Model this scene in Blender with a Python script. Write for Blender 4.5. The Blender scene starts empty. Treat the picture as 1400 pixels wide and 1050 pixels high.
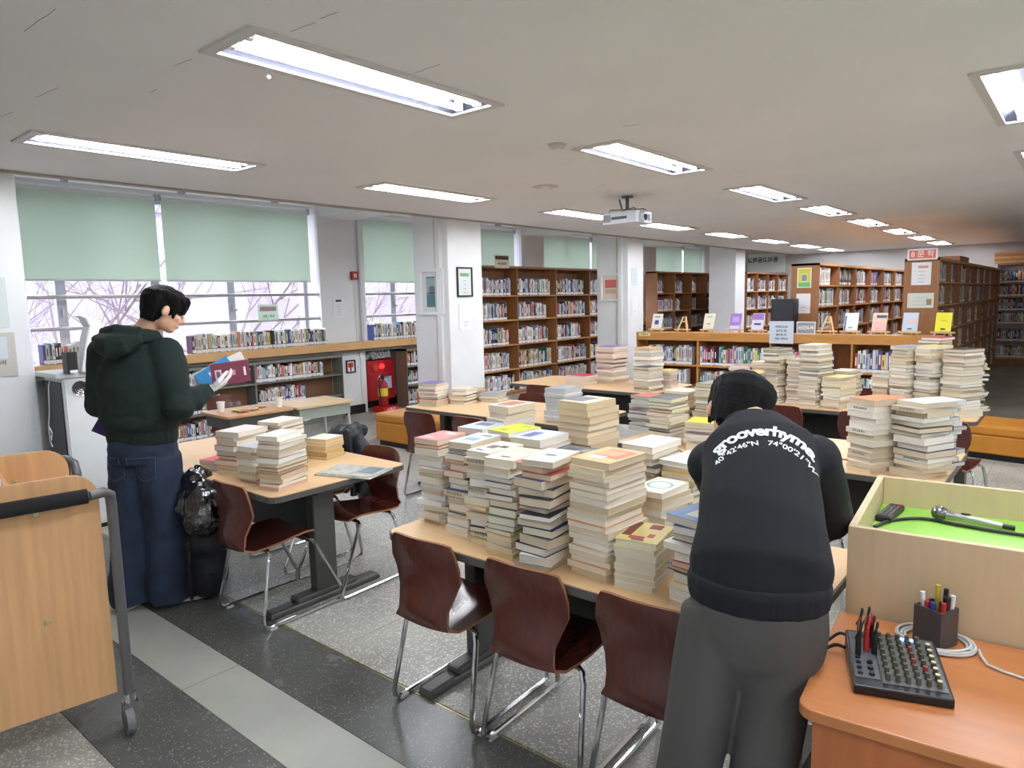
import bpy, bmesh, math, random
from math import sin, cos, pi, radians, sqrt, atan2
from mathutils import Vector, Matrix, noise
from mathutils.bvhtree import BVHTree
random.seed(7)
sc = bpy.context.scene
COL = sc.collection
# ------------------------------------------------------------------ camera
HC = 1.66
YAW, PITCH, ROLL, FPX = radians(39.858), radians(6.953), radians(-1.261), 948.3
fw = Vector((-sin(YAW)*cos(PITCH), cos(YAW)*cos(PITCH), -sin(PITCH)))
rt = Vector((cos(YAW), sin(YAW), 0)); up = rt.cross(fw)
rt, up = cos(ROLL)*rt+sin(ROLL)*up, -sin(ROLL)*rt+cos(ROLL)*up
cam = bpy.data.cameras.new('camera'); camo = bpy.data.objects.new('camera', cam); COL.objects.link(camo)
cam.sensor_width = 36; cam.lens = FPX/1400*36; cam.clip_start = .05; cam.clip_end = 200
M = Matrix((rt, up, -fw)).transposed().to_4x4(); M.translation = Vector((0, 0, HC)); camo.matrix_world = M
sc.camera = camo
# ------------------------------------------------------------------ world and exposure
w = bpy.data.worlds.new('world'); sc.world = w; w.use_nodes = True
bg = w.node_tree.nodes['Background']; bg.inputs[0].default_value = (.86, .87, 1, 1); bg.inputs[1].default_value = 1.4
sc.view_settings.view_transform = 'Standard'; sc.view_settings.look = 'None'
sc.cycles.diffuse_bounces = 8; sc.cycles.max_bounces = 12; sc.view_settings.exposure = 2.38; sc.view_settings.gamma = 1; sc.view_settings.use_curve_mapping = False
TUBE_POWER = 17.0
# ------------------------------------------------------------------ materials
MATS = {}
def srgb(c):
    return tuple(((x/255)/12.92 if x/255 <= .04045 else ((x/255+.055)/1.055)**2.4) for x in c)+(1,)
def mat(name, c, rough=.6, metal=0, var=0, vscale=8, bump=0, bscale=60, spec=.5, emit=0, stretch=None, c2=None, coat=0):
    if name in MATS: return MATS[name]
    m = bpy.data.materials.new(name); m.use_nodes = True; MATS[name] = m
    nt = m.node_tree; b = nt.nodes['Principled BSDF']
    b.inputs['Base Color'].default_value = srgb(c); b.inputs['Roughness'].default_value = rough
    b.inputs['Metallic'].default_value = metal; b.inputs['Specular IOR Level'].default_value = spec
    b.inputs['Coat Weight'].default_value = coat; b.inputs['Coat Roughness'].default_value = .15
    if emit:
        b.inputs['Emission Color'].default_value = srgb(c); b.inputs['Emission Strength'].default_value = emit
    tc = nt.nodes.new('ShaderNodeTexCoord'); src = tc.outputs['Object']
    if stretch:
        mp = nt.nodes.new('ShaderNodeMapping'); mp.inputs['Scale'].default_value = stretch
        nt.links.new(src, mp.inputs[0]); src = mp.outputs[0]
    if var or c2:
        n = nt.nodes.new('ShaderNodeTexNoise'); n.inputs['Scale'].default_value = vscale; n.inputs['Detail'].default_value = 5
        nt.links.new(src, n.inputs[0])
        r = nt.nodes.new('ShaderNodeValToRGB'); nt.links.new(n.outputs[0], r.inputs[0])
        r.color_ramp.elements[0].position = .3; r.color_ramp.elements[1].position = .7
        if c2: a, bb = srgb(c2), srgb(c)
        else: a, bb = tuple(x*(1-var) for x in srgb(c)[:3])+(1,), tuple(min(1, x*(1+var)) for x in srgb(c)[:3])+(1,)
        r.color_ramp.elements[0].color = a; r.color_ramp.elements[1].color = bb
        nt.links.new(r.outputs[0], b.inputs['Base Color'])
    if bump:
        n2 = nt.nodes.new('ShaderNodeTexNoise'); n2.inputs['Scale'].default_value = bscale; n2.inputs['Detail'].default_value = 3
        nt.links.new(src, n2.inputs[0]); bp = nt.nodes.new('ShaderNodeBump'); bp.inputs['Strength'].default_value = bump
        bp.inputs['Distance'].default_value = .01
        nt.links.new(n2.outputs[0], bp.inputs['Height']); nt.links.new(bp.outputs[0], b.inputs['Normal'])
    return m
def mat_attr(name, rough=.6, lines=False):
    m = bpy.data.materials.new(name); m.use_nodes = True; MATS[name] = m; nt = m.node_tree; b = nt.nodes['Principled BSDF']
    a = nt.nodes.new('ShaderNodeAttribute'); a.attribute_name = 'Col'; b.inputs['Roughness'].default_value = rough
    b.inputs['Specular IOR Level'].default_value = .3
    if lines:
        tc = nt.nodes.new('ShaderNodeTexCoord'); mp = nt.nodes.new('ShaderNodeMapping'); mp.inputs['Scale'].default_value = (6, 6, 260)
        n = nt.nodes.new('ShaderNodeTexNoise'); n.inputs['Scale'].default_value = 2; n.inputs['Detail'].default_value = 4
        nt.links.new(tc.outputs['Object'], mp.inputs[0]); nt.links.new(mp.outputs[0], n.inputs[0])
        r = nt.nodes.new('ShaderNodeMapRange'); r.inputs[1].default_value = .3; r.inputs[2].default_value = .7; r.inputs[3].default_value = .86; r.inputs[4].default_value = 1.05
        nt.links.new(n.outputs[0], r.inputs[0]); mx = nt.nodes.new('ShaderNodeMix'); mx.data_type = 'RGBA'; mx.blend_type = 'MULTIPLY'
        mx.inputs[0].default_value = 1; nt.links.new(a.outputs[0], mx.inputs[6]); nt.links.new(r.outputs[0], mx.inputs[7])
        nt.links.new(mx.outputs[2], b.inputs['Base Color'])
    else: nt.links.new(a.outputs[0], b.inputs['Base Color'])
    return m
def terrazzo(name, base, chip, scale, amount, rough=.25, dark=(60, 60, 58)):
    m = bpy.data.materials.new(name); m.use_nodes = True; MATS[name] = m; nt = m.node_tree; b = nt.nodes['Principled BSDF']
    ge = nt.nodes.new('ShaderNodeNewGeometry')
    v = nt.nodes.new('ShaderNodeTexVoronoi'); v.inputs['Scale'].default_value = scale; nt.links.new(ge.outputs['Position'], v.inputs[0])
    sep = nt.nodes.new('ShaderNodeSeparateColor'); nt.links.new(v.outputs['Color'], sep.inputs[0])
    lt = nt.nodes.new('ShaderNodeMath'); lt.operation = 'LESS_THAN'; lt.inputs[1].default_value = amount; nt.links.new(sep.outputs[0], lt.inputs[0])
    ds = nt.nodes.new('ShaderNodeMath'); ds.operation = 'LESS_THAN'; ds.inputs[1].default_value = .5; nt.links.new(v.outputs['Distance'], ds.inputs[0])
    mu = nt.nodes.new('ShaderNodeMath'); mu.operation = 'MULTIPLY'; nt.links.new(lt.outputs[0], mu.inputs[0]); nt.links.new(ds.outputs[0], mu.inputs[1])
    n = nt.nodes.new('ShaderNodeTexNoise'); n.inputs['Scale'].default_value = 1.6; n.inputs['Detail'].default_value = 6; nt.links.new(ge.outputs['Position'], n.inputs[0])
    cr = nt.nodes.new('ShaderNodeValToRGB'); cr.color_ramp.elements[0].position = .32; cr.color_ramp.elements[1].position = .68
    cr.color_ramp.elements[0].color = tuple(x*.72 for x in srgb(base)[:3])+(1,); cr.color_ramp.elements[1].color = tuple(x*1.22 for x in srgb(base)[:3])+(1,)
    nt.links.new(n.outputs[0], cr.inputs[0])
    mx = nt.nodes.new('ShaderNodeMix'); mx.data_type = 'RGBA'; nt.links.new(mu.outputs[0], mx.inputs[0]); nt.links.new(cr.outputs[0], mx.inputs[6]); mx.inputs[7].default_value = srgb(chip)
    nt.links.new(mx.outputs[2], b.inputs['Base Color'])
    rr = nt.nodes.new('ShaderNodeMapRange'); rr.inputs[3].default_value = rough-.06; rr.inputs[4].default_value = rough+.14; nt.links.new(n.outputs[0], rr.inputs[0]); nt.links.new(rr.outputs[0], b.inputs['Roughness'])
    b.inputs['Specular IOR Level'].default_value = .4
    return m
WHITE = mat('white_paint', (228, 230, 232), .55, var=.03, vscale=3, bump=.15, bscale=40)
CEIL = mat('ceiling_paint', (228, 228, 228), .8, var=.03, vscale=1.2, bump=.1, bscale=8)
BAYC = mat('bay_ceiling_paint', (226, 227, 227), .7, var=.02, vscale=2)
OAK = mat('beech_veneer', (214, 170, 116), .42, var=.08, vscale=5, stretch=(12, 1, 1))
TOPW = mat('table_laminate', (222, 186, 140), .4, var=.04, vscale=6, stretch=(1, 10, 1))
OAKV = mat('cart_veneer', (206, 160, 112), .45, var=.1, vscale=4, stretch=(10, 10, .7))
SHELF = mat('brown_shelf_wood', (158, 108, 68), .5, var=.12, vscale=4, stretch=(6, 6, .8))
SHELFE = mat('shelf_edge_wood', (192, 140, 88), .45, var=.1, vscale=4, stretch=(6, 6, .8))
SHELFD = mat('shelf_back_wood', (128, 88, 60), .6, var=.1, vscale=4)
LOWW = mat('counter_shelf_wood', (196, 138, 72), .42, var=.1, vscale=4, stretch=(1, 6, 6))
GREYS = mat('grey_shelf_laminate', (122, 122, 114), .6, var=.08, vscale=6)
GREYW = mat('grey_brown_laminate', (128, 112, 94), .6, var=.1, vscale=6, stretch=(6, 6, .7))
EDGE = mat('grey_rubber_edge', (88, 86, 82), .35)
GMET = mat('dark_grey_metal', (84, 84, 82), .4, metal=.3)
PANELM = mat('modesty_panel_metal', (44, 45, 46), .5)
CHROME = mat('chrome', (205, 205, 208), .12, metal=1)
STEEL = mat('brushed_steel', (190, 190, 190), .28, metal=1)
SEATW = mat('mahogany_plywood', (84, 36, 29), .25, var=.22, vscale=5, stretch=(14, 3, 3), coat=.25)
PLYE = mat('plywood_edge', (150, 100, 66), .5)
BLACK = mat('black_plastic', (22, 22, 24), .4)
DARK = mat('dark_void', (16, 16, 18), .8)
WPL = mat('white_plastic', (225, 228, 230), .35)
PAPERW = mat('white_paper', (232, 234, 236), .7)
BLIND = mat('mint_roller_blind', (202, 218, 204), .8, var=.02, vscale=3, bump=.15, bscale=200)
_n = BLIND.node_tree; _tr = _n.nodes.new('ShaderNodeBsdfTranslucent'); _tr.inputs[0].default_value = srgb((214, 226, 210)); _mx = _n.nodes.new('ShaderNodeMixShader'); _mx.inputs[0].default_value = .6
_n.links.new(_n.nodes['Principled BSDF'].outputs[0], _mx.inputs[1]); _n.links.new(_tr.outputs[0], _mx.inputs[2]); _n.links.new(_mx.outputs[0], _n.nodes['Material Output'].inputs[0])
ALU = mat('window_aluminium', (176, 180, 190), .4, metal=.2)
ORANGE = mat('ochre_leatherette', (196, 130, 42), .45, var=.06, vscale=10, bump=.2, bscale=50)
RED = mat('fire_red_paint', (170, 20, 26), .35)
REDP = mat('red_plastic', (205, 30, 34), .35)
BOOKC = mat_attr('book_cover_colours', .42)
BOOKP = mat_attr('book_page_edges', .85, True)
PINE = mat('pale_pine', (222, 188, 138), .5, var=.08, vscale=20)
# ------------------------------------------------------------------ geometry helpers
def tag(o, label=None, cat=None, group=None, kind=None):
    if label: o['label'] = label
    if cat: o['category'] = cat
    if group: o['group'] = group
    if kind: o['kind'] = kind
    return o
def empty(name, loc=(0, 0, 0), rz=0):
    o = bpy.data.objects.new(name, None); COL.objects.link(o); o.location = loc; o.rotation_euler = (0, 0, rz); o.empty_display_size = .05
    return o
def link(name, me, m=None, parent=None, smooth=False, loc=None, rz=None):
    o = bpy.data.objects.new(name, me); COL.objects.link(o)
    if m is not None:
        for k in (m if isinstance(m, (list, tuple)) else [m]): me.materials.append(k)
    if parent: o.parent = parent
    if loc is not None: o.location = loc
    if rz is not None: o.rotation_euler = (0, 0, rz)
    if smooth:
        for p in me.polygons: p.use_smooth = True
    return o
BOXF = ((0, 3, 2, 1), (4, 5, 6, 7), (0, 1, 5, 4), (1, 2, 6, 5), (2, 3, 7, 6), (3, 0, 4, 7))
class MB:
    """collects simple solids for ONE mesh"""
    def __init__(s): s.v = []; s.f = []; s.c = []; s.col = (1, 1, 1, 1); s.mi = []; s.m = 0
    def _add(s, vs, fs):
        n = len(s.v); s.v += [tuple(v) for v in vs]; s.f += [tuple(i+n for i in f) for f in fs]
        s.c += [s.col]*len(fs); s.mi += [s.m]*len(fs)
    def box(s, a, b, T=None):
        x0, y0, z0 = a; x1, y1, z1 = b
        vs = [(x0, y0, z0), (x1, y0, z0), (x1, y1, z0), (x0, y1, z0), (x0, y0, z1), (x1, y0, z1), (x1, y1, z1), (x0, y1, z1)]
        if T: vs = [T(v) for v in vs]
        s._add(vs, BOXF)
    def cbox(s, c, d, T=None): s.box([c[i]-d[i]/2 for i in range(3)], [c[i]+d[i]/2 for i in range(3)], T)
    def rbox(s, a, b, r, seg=3, T=None):
        """box with rounded vertical edges"""
        x0, y0, z0 = a; x1, y1, z1 = b; pts = []
        for cx, cy, a0 in ((x1-r, y1-r, 0), (x0+r, y1-r, 90), (x0+r, y0+r, 180), (x1-r, y0+r, 270)):
            for k in range(seg+1):
                t = radians(a0+90*k/seg); pts.append((cx+r*cos(t), cy+r*sin(t)))
        s.prism(pts, z0, z1, T)
    def prism(s, pts, z0, z1, T=None):
        n = len(pts); vs = [(x, y, z0) for x, y in pts]+[(x, y, z1) for x, y in pts]
        fs = [tuple(range(n-1, -1, -1)), tuple(range(n, 2*n))]+[(i, (i+1) % n, n+(i+1) % n, n+i) for i in range(n)]
        if T: vs = [T(v) for v in vs]
        s._add(vs, fs)
    def tube(s, path, r, n=8, T=None, close=False):
        P = [Vector(p) for p in path]; m = len(P); rings = []; prev = None
        for i in range(m):
            if close: d = (P[(i+1) % m]-P[i-1])
            else: d = (P[min(i+1, m-1)]-P[max(i-1, 0)])
            d.normalize()
            if prev is None:
                a = Vector((0, 0, 1)) if abs(d.z) < .9 else Vector((1, 0, 0)); u = d.cross(a).normalized()
            else: u = (prev-d*prev.dot(d)).normalized()
            prev = u; v = d.cross(u); rr = r[i] if isinstance(r, (list, tuple)) else r
            rings.append([P[i]+u*rr*cos(2*pi*k/n)+v*rr*sin(2*pi*k/n) for k in range(n)])
        vs = [q for rg in rings for q in rg]; fs = []
        for i in range(m if close else m-1):
            j = (i+1) % m
            for k in range(n): fs.append((i*n+k, i*n+(k+1) % n, j*n+(k+1) % n, j*n+k))
        if not close: fs += [tuple(range(n-1, -1, -1)), tuple(range((m-1)*n, m*n))]
        if T: vs = [T(v) for v in vs]
        s._add(vs, fs)
    def cyl(s, p, q, r, n=12, r2=None, T=None): s.tube([p, q], [r, r if r2 is None else r2], n, T)
    def lathe(s, c, prof, n=16, T=None):
        """prof: (r, z) from bottom to top, around the vertical at c"""
        vs = [(c[0]+r*cos(2*pi*k/n), c[1]+r*sin(2*pi*k/n), c[2]+z) for r, z in prof for k in range(n)]; m = len(prof)
        fs = [(i*n+k, i*n+(k+1) % n, (i+1)*n+(k+1) % n, (i+1)*n+k) for i in range(m-1) for k in range(n)]+[tuple(range(n-1, -1, -1)), tuple(range((m-1)*n, m*n))]
        if T: vs = [T(v) for v in vs]
        s._add(vs, fs)
    def mesh(s, name):
        me = bpy.data.meshes.new(name); me.from_pydata(s.v, [], s.f); me.update()
        return me
    def build(s, name, m, parent=None, smooth=False, colors=False, loc=None, rz=None, bevel=0):
        me = s.mesh(name)
        if colors:
            at = me.color_attributes.new('Col', 'FLOAT_COLOR', 'CORNER'); buf = []
            for p, c in zip(me.polygons, s.c): buf += list(c)*p.loop_total
            at.data.foreach_set('color', buf)
        o = link(name, me, m, parent, False, loc, rz)
        if any(s.mi): me.polygons.foreach_set('material_index', s.mi)
        if smooth:
            me.polygons.foreach_set('use_smooth', [True]*len(me.polygons)); me.set_sharp_from_angle(angle=radians(40))
        if bevel:
            bm = bmesh.new(); bm.from_mesh(me); bmesh.ops.remove_doubles(bm, verts=bm.verts, dist=1e-5)
            es = [e for e in bm.edges if len(e.link_faces) == 2 and e.calc_face_angle(0) > .6]
            bmesh.ops.bevel(bm, geom=es, offset=bevel, segments=2, affect='EDGES', profile=.5); bm.to_mesh(me); bm.free()
        return o
def bx(name, a, b, m, parent=None, bevel=0, T=None):
    k = MB(); k.box(a, b, T); return k.build(name, m, parent, bevel=bevel)
def struct(o): o['kind'] = 'structure'; return o
def rotT(cx, cy, ang, z=0):
    c, s = cos(ang), sin(ang)
    return lambda v: (cx+v[0]*c-v[1]*s, cy+v[0]*s+v[1]*c, z+v[2])
def text_mesh(body, size, extrude=0.0, align='CENTER', bold=0, res=3, space=1):
    cu = bpy.data.curves.new('txt', 'FONT'); cu.body = body; cu.size = size; cu.align_x = align; cu.align_y = 'CENTER'; cu.extrude = extrude
    cu.offset = bold; cu.resolution_u = res; cu.space_character = space
    o = bpy.data.objects.new('txt', cu); COL.objects.link(o); dg = bpy.context.evaluated_depsgraph_get(); dg.update()
    me = bpy.data.meshes.new_from_object(o.evaluated_get(dg)); bpy.data.objects.remove(o); bpy.data.curves.remove(cu)
    return me
def text(name, body, size, m, parent, O, X, Y, bold=0, mirror=False, space=1):
    """flat lettering lying on the plane through O spanned by X (reading direction) and Y (up)"""
    me = text_mesh(body, size, .0003, bold=bold, space=space); O, X, Y = Vector(O), Vector(X).normalized(), Vector(Y).normalized(); N = X.cross(Y)
    for v in me.vertices: v.co = O+X*(-v.co.x if mirror else v.co.x)+Y*v.co.y+N*v.co.z
    return link(name, me, m, parent)
def copy_tree(o, parent=None):
    c = o.copy(); COL.objects.link(c); c.parent = parent
    for ch in list(o.children): copy_tree(ch, c)
    return c
ORD = ['topmost', 'second', 'third', 'fourth', 'fifth', 'sixth', 'seventh', 'eighth', 'ninth', 'tenth', 'eleventh', 'twelfth', 'thirteenth', 'fourteenth', 'fifteenth', 'sixteenth', 'seventeenth', 'eighteenth', 'nineteenth', 'twentieth', 'twenty-first', 'twenty-second', 'twenty-third', 'twenty-fourth', 'twenty-fifth']
def nth(n):
    return f"{n}{'th' if 10 <= n % 100 <= 20 else {1: 'st', 2: 'nd', 3: 'rd'}.get(n % 10, 'th')}"
# ================================================================== STRUCTURE
CZ = 2.66; XL, XR, YB, YF = -8.75, 3.6, -2.2, 18.8; SOF = -6.05
# floor: dark joint bed plus panels laid into it
TL = terrazzo('light_terrazzo', (166, 166, 158), (218, 216, 205), 105, .36, .3)
TD = terrazzo('dark_terrazzo', (96, 97, 94), (138, 138, 132), 150, .12, .22)
CEM = mat('cement_band', (168, 169, 160), .5, var=.1, vscale=3, bump=.2, bscale=20)
floor = struct(bx('floor', (XL-.3, YB-.2, -.12), (XR+.2, YF+.2, -.012), mat('floor_joint', (58, 57, 52), .7)))
def panel(name, x0, x1, y0, y1, m):
    return bx(name, (x0, y0, -.012), (x1, y1, 0), m, floor)
ys = [1.865]+[1.865+1.06*k for k in range(1, 17)]
xs = [XL-.2+1.04*k for k in range(13)]
for j in range(len(ys)-1):
    if ys[j] > YF: break
    if ys[j] > 9:       # far panels run the length of the room in strips
        for i in range(0, len(xs)-1, 4): panel('terrazzo_panel', xs[i]+.002, xs[min(i+4, 12)]-.002, ys[j]+.002, ys[j+1]-.002, TL)
    else:
        for i in range(len(xs)-1): panel('terrazzo_panel', xs[i]+.0015, xs[i+1]-.0015, ys[j]+.0015, ys[j+1]-.0015, TL)
xx = XL-.2
for k in range(5):
    panel('dark_terrazzo_panel', xx+.002, xx+2.6, 1.512, 1.852, TD); panel('cement_slab', xx+.8, xx+3.4-.004, 1.242, 1.509, CEM)
    panel('dark_terrazzo_panel', xx+.3, xx+2.9-.002, .853, 1.239, TD); panel('terrazzo_panel', xx+.01, xx+2.61-.002, YB, .85, TL); xx += 2.6
bx('brass_strip', (XL, 1.8525, -.011), (XR, 1.8585, .0008), mat('brass_strip', (180, 168, 110), .35, metal=.8), floor)
# ceiling with real openings for the recessed lights
LW = .335
rows = {-2.575: [(1.45, 2.83), (4.0, 5.4), (6.52, 7.81), (8.6, 9.82), (10.65, 11.93), (12.8, 14.03), (14.84, 16.01), (16.8, 18.1)],
        -4.80: [(1.41, 2.81), (3.93, 5.34), (6.53, 7.81), (8.75, 9.99), (10.88, 12.09), (12.95, 14.25), (15.05, 16.4), (17.0, 18.3)],
        -.325: [(-1.3, .05), (1.4, 2.8), (4.0, 5.31), (6.43, 7.38+.3)]}  # first two of this row are out of frame, added for their light
rows[1.9] = [(1.4, 2.8), (4.0, 5.31), (6.43, 7.73), (-1.3, .05)]  # whole row unseen, right of the frame, added to light the room
cb = MB(); edges = sorted(rows); x = SOF
CT = CZ+.10
for rx in edges:
    cb.box((x, YB, CZ), (rx-LW/2, YF, CT)); y = YB
    for a, b in sorted(rows[rx]): cb.box((rx-LW/2, y, CZ), (rx+LW/2, a, CT)); y = b
    cb.box((rx-LW/2, y, CZ), (rx+LW/2, YF, CT)); x = rx+LW/2
cb.box((x, YB, CZ), (XR, YF, CT)); cb.box((SOF, YB, CT), (XR, YF, CT+.05))
ceil = struct(cb.build('ceiling', CEIL)); rc = random.Random(3)
for (ax, ay), (bx_, by_) in (((-3.03, .92), (-2.73, .93)), ((-2.34, 1.57), (-2.20, 1.58)), ((-2.16, 1.575), (-2.07, 1.58)), ((-3.46, 1.54), (-3.38, 1.54)), ((-3.01, 1.45), (-2.88, 1.46)), ((-2.36, 2.2), (-2.20, 2.2)), ((-4.42, 1.20), (-4.28, 1.21)), ((-3.91, 1.21), (-3.67, 1.23)), ((-3.60, 5.58), (-3.38, 5.40)), ((-2.2, 3.7), (-2.1, 3.73))):
    k = MB(); k.tube([(ax+(bx_-ax)*t_+rc.uniform(-.002, .002), ay+(by_-ay)*t_+rc.uniform(-.003, .003), CZ) for t_ in (0, .25, .5, .75, 1)], .0011, 4); k.build('ceiling_crack', mat('crack_dark', (90, 84, 80), .9), ceil)
struct(bx('ceiling_soffit', (SOF-.06, YB, CZ), (SOF, YF, 3.12), WHITE))
struct(bx('trim_1', (SOF-.075, YB, CZ-.012), (SOF+.01, YF, CZ), mat('soffit_trim', (160, 150, 138), .6)))
struct(bx('ceiling_bay', (XL-.3, YB, 3.05), (SOF-.06, YF, 3.12), BAYC))
struct(bx('wall_far', (XL-.3, YF, 0), (XR, YF+.15, 3.12), mat('far_wall_paint', (196, 194, 196), .6, var=.03)))
struct(bx('wall_right', (XR, YB, 0), (XR+.15, YF, 3.12), WHITE))
struct(bx('wall_back', (XL-.3, YB-.15, 0), (XR+.15, YB, 3.12), WHITE))
# window wall: piers, sill wall, lintel
piers = [(YB, 2.2), (5.92, 6.66), (10.5, 11.2), (15.05, 15.85)]
wl = MB(); wl.box((XL-.25, YB, 0), (XL, YF, 1.0)); wl.box((XL-.25, YB, 2.95), (XL, YF, 3.05))
struct(wl.build('wall_left', WHITE))
for i, (a, b) in enumerate(piers):
    struct(bx('wall_pier', (XL-.25, a, 0 if i else 0), (-8.45, b, 3.05), WHITE))
    if i: struct(bx('ceiling_beam', (-8.45, a+.02, 2.86), (SOF-.06, b-.15, 3.05), WHITE))
struct(bx('baseboard_left', (-8.449, 5.9, 0), (-8.43, 6.6, .13), BLACK)); struct(bx('baseboard_bay', (XL, 6.66, 0), (XL+.02, YF, .13), BLACK))
# columns on the soffit line
cols = [(-6.1, 1.0, 1.70), (-6.1, 6.13, 6.75), (-6.1, 10.44, 10.98), (-6.1, 15.1, 15.65)]
for i, (cx, a, b) in enumerate(cols):
    c = struct(bx('wall_column', (cx-.62, a, 0), (cx, b, 3.05), WHITE, bevel=.012))
    if i in (1, 2):
        k = MB(); k.box((cx-.17, a-.045, 0), (cx-.10, a-.001, CZ)); k.build('pipe_cover', WPL, c)
        k = MB(); k.tube([(cx-.205, a-.02, 0), (cx-.205, a-.02, CZ)], .012, 8); k.build('pipe', mat('cream_pipe', (214, 206, 188), .5), c)
# windows
GL = bpy.data.materials.new('window_glass'); GL.use_nodes = True; nt = GL.node_tree; nt.nodes.remove(nt.nodes['Principled BSDF'])
t_ = nt.nodes.new('ShaderNodeBsdfTransparent'); t_.inputs[0].default_value = (.9, .91, .95, 1); g_ = nt.nodes.new('ShaderNodeBsdfGlossy'); g_.inputs[1].default_value = .05
mx_ = nt.nodes.new('ShaderNodeMixShader'); mx_.inputs[0].default_value = .05; nt.links.new(t_.outputs[0], mx_.inputs[1]); nt.links.new(g_.outputs[0], mx_.inputs[2]); nt.links.new(mx_.outputs[0], nt.nodes['Material Output'].inputs[0])
bays = [(2.2, 5.92, [2.77, 3.79, 4.76]), (6.66, 10.5, [7.55, 8.6, 9.5]), (11.2, 15.05, [12.2, 13.1, 14.1]), (15.85, YF, [16.9, 17.8])]
for wi, (a, b, mull) in enumerate(bays):
    W = empty(f'window_{wi+1}'); W['kind'] = 'structure'
    for n_, p, q in (('sill_frame', (XL-.14, a, 1.0), (XL-.04, b, 1.05)), ('head_frame', (XL-.14, a, 2.9), (XL-.04, b, 2.95)), ('side_frame', (XL-.14, a, 1.05), (XL-.04, a+.05, 2.9)), ('side_frame', (XL-.14, b-.05, 1.05), (XL-.04, b, 2.9))):
        bx(n_, p, q, ALU, W)
    e = [a+.05]+mull+[b-.05]
    for m_ in mull:
        f = bx('mullion', (XL-.13, m_-.05, 1.05), (XL-.045, m_+.05, 2.9), ALU, W)
        k = MB(); k.cbox((XL-.03, m_, 1.62), (.03, .02, .09)); k.cbox((XL-.012, m_+.02, 1.6), (.02, .07, .02)); k.build('latch', STEEL, f)
    for i in range(len(e)-1):
        bx('pane', (XL-.095, e[i]+.04, 1.05), (XL-.09, e[i+1]-.04, 2.9), GL, W)
# outside, seen over the sills
HB = mat('pale_facade', (150, 147, 170), .9); HW = mat('facade_window', (150, 158, 180), .4); HG = mat('campus_ground', (150, 140, 132), .95, var=.2, vscale=.4)
struct(bx('ground_outside', (-60, -30, -5.2), (-9.6, 70, -5), HG))
def house(label, x, y0, y1, z1, m, step=2.2):
    H = empty('building', (x, y0, -5)); tag(H, label, 'building')
    k = MB(); k.box((-8, 0, 0), (0, y1-y0, z1+5)); k.build('wall', m, H)
    k = MB(); k.box((-8.1, -.1, z1+5), (.15, y1-y0+.1, z1+5.4)); k.build('roof_edge', m, H)
    zz = 1.2
    while zz < z1+3:
        yy = .6
        while yy < y1-y0-1.4:
            f = bx('window_frame', (0, yy, zz), (.06, yy+1.3, zz+1.4), WPL, H); bx('pane', (.06, yy+.08, zz+.08), (.08, yy+1.22, zz+1.32), HW, f)
            yy += step
        zz += 2.9
house('pale concrete building beyond the first window', -22, -2, 12.5, 4.5, HB, 3.4)
house('beige apartment block beyond the second window', -34, 20, 60, 9, mat('apartment_facade', (146, 140, 150), .9), 3.0)
BARK = mat('bare_bark', (112, 98, 98), .9, var=.15)
def tree(x, y, h, seed, label):
    rr = random.Random(seed); T = empty('bare_tree', (x, y, -5)); tag(T, label, 'tree', 'bare trees outside the windows')
    tr = MB(); tw = MB(); tr.tube([(0, 0, 0), (.05, .05, h*.35), (.1, 0, h*.6)], [.12, .09, .05], 7)
    def br(p, d, L, r, dep):
        q = p+d*L; mid = p+d*L*.5+Vector((rr.uniform(-.1, .1),)*3)*L*.4
        tw.tube([p, mid, q], [r, r*.8, r*.55], 5)
        if dep:
            for _ in range(3 if dep > 1 else 4):
                a = Vector((rr.uniform(-1, 1), rr.uniform(-1, 1), rr.uniform(-.2, 1))).normalized()
                br(p+d*L*rr.uniform(.4, 1), (d*.8+a*.75).normalized(), L*rr.uniform(.5, .75), r*.5, dep-1)
    for k in range(9):
        z = h*(.3+.07*k); a = rr.uniform(0, 6.28)
        br(Vector((.08, 0, min(z, h*.6))), Vector((cos(a), sin(a), .75)).normalized(), h*.3, .03, 3)
    tr.build('trunk', BARK, T); b = tw.build('branches', BARK, T); b['kind'] = 'stuff'
tree(-12.6, 6.6, 9, 3, 'bare tree outside first window, nearest the pier'); tree(-13.6, 4.3, 9, 5, 'bare tree outside the middle of the first window'); tree(-14, 1.9, 8, 11, 'bare tree outside first window, beside the left column')
tree(-17, 14.4, 8, 8, 'bare tree outside the second window')
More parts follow.
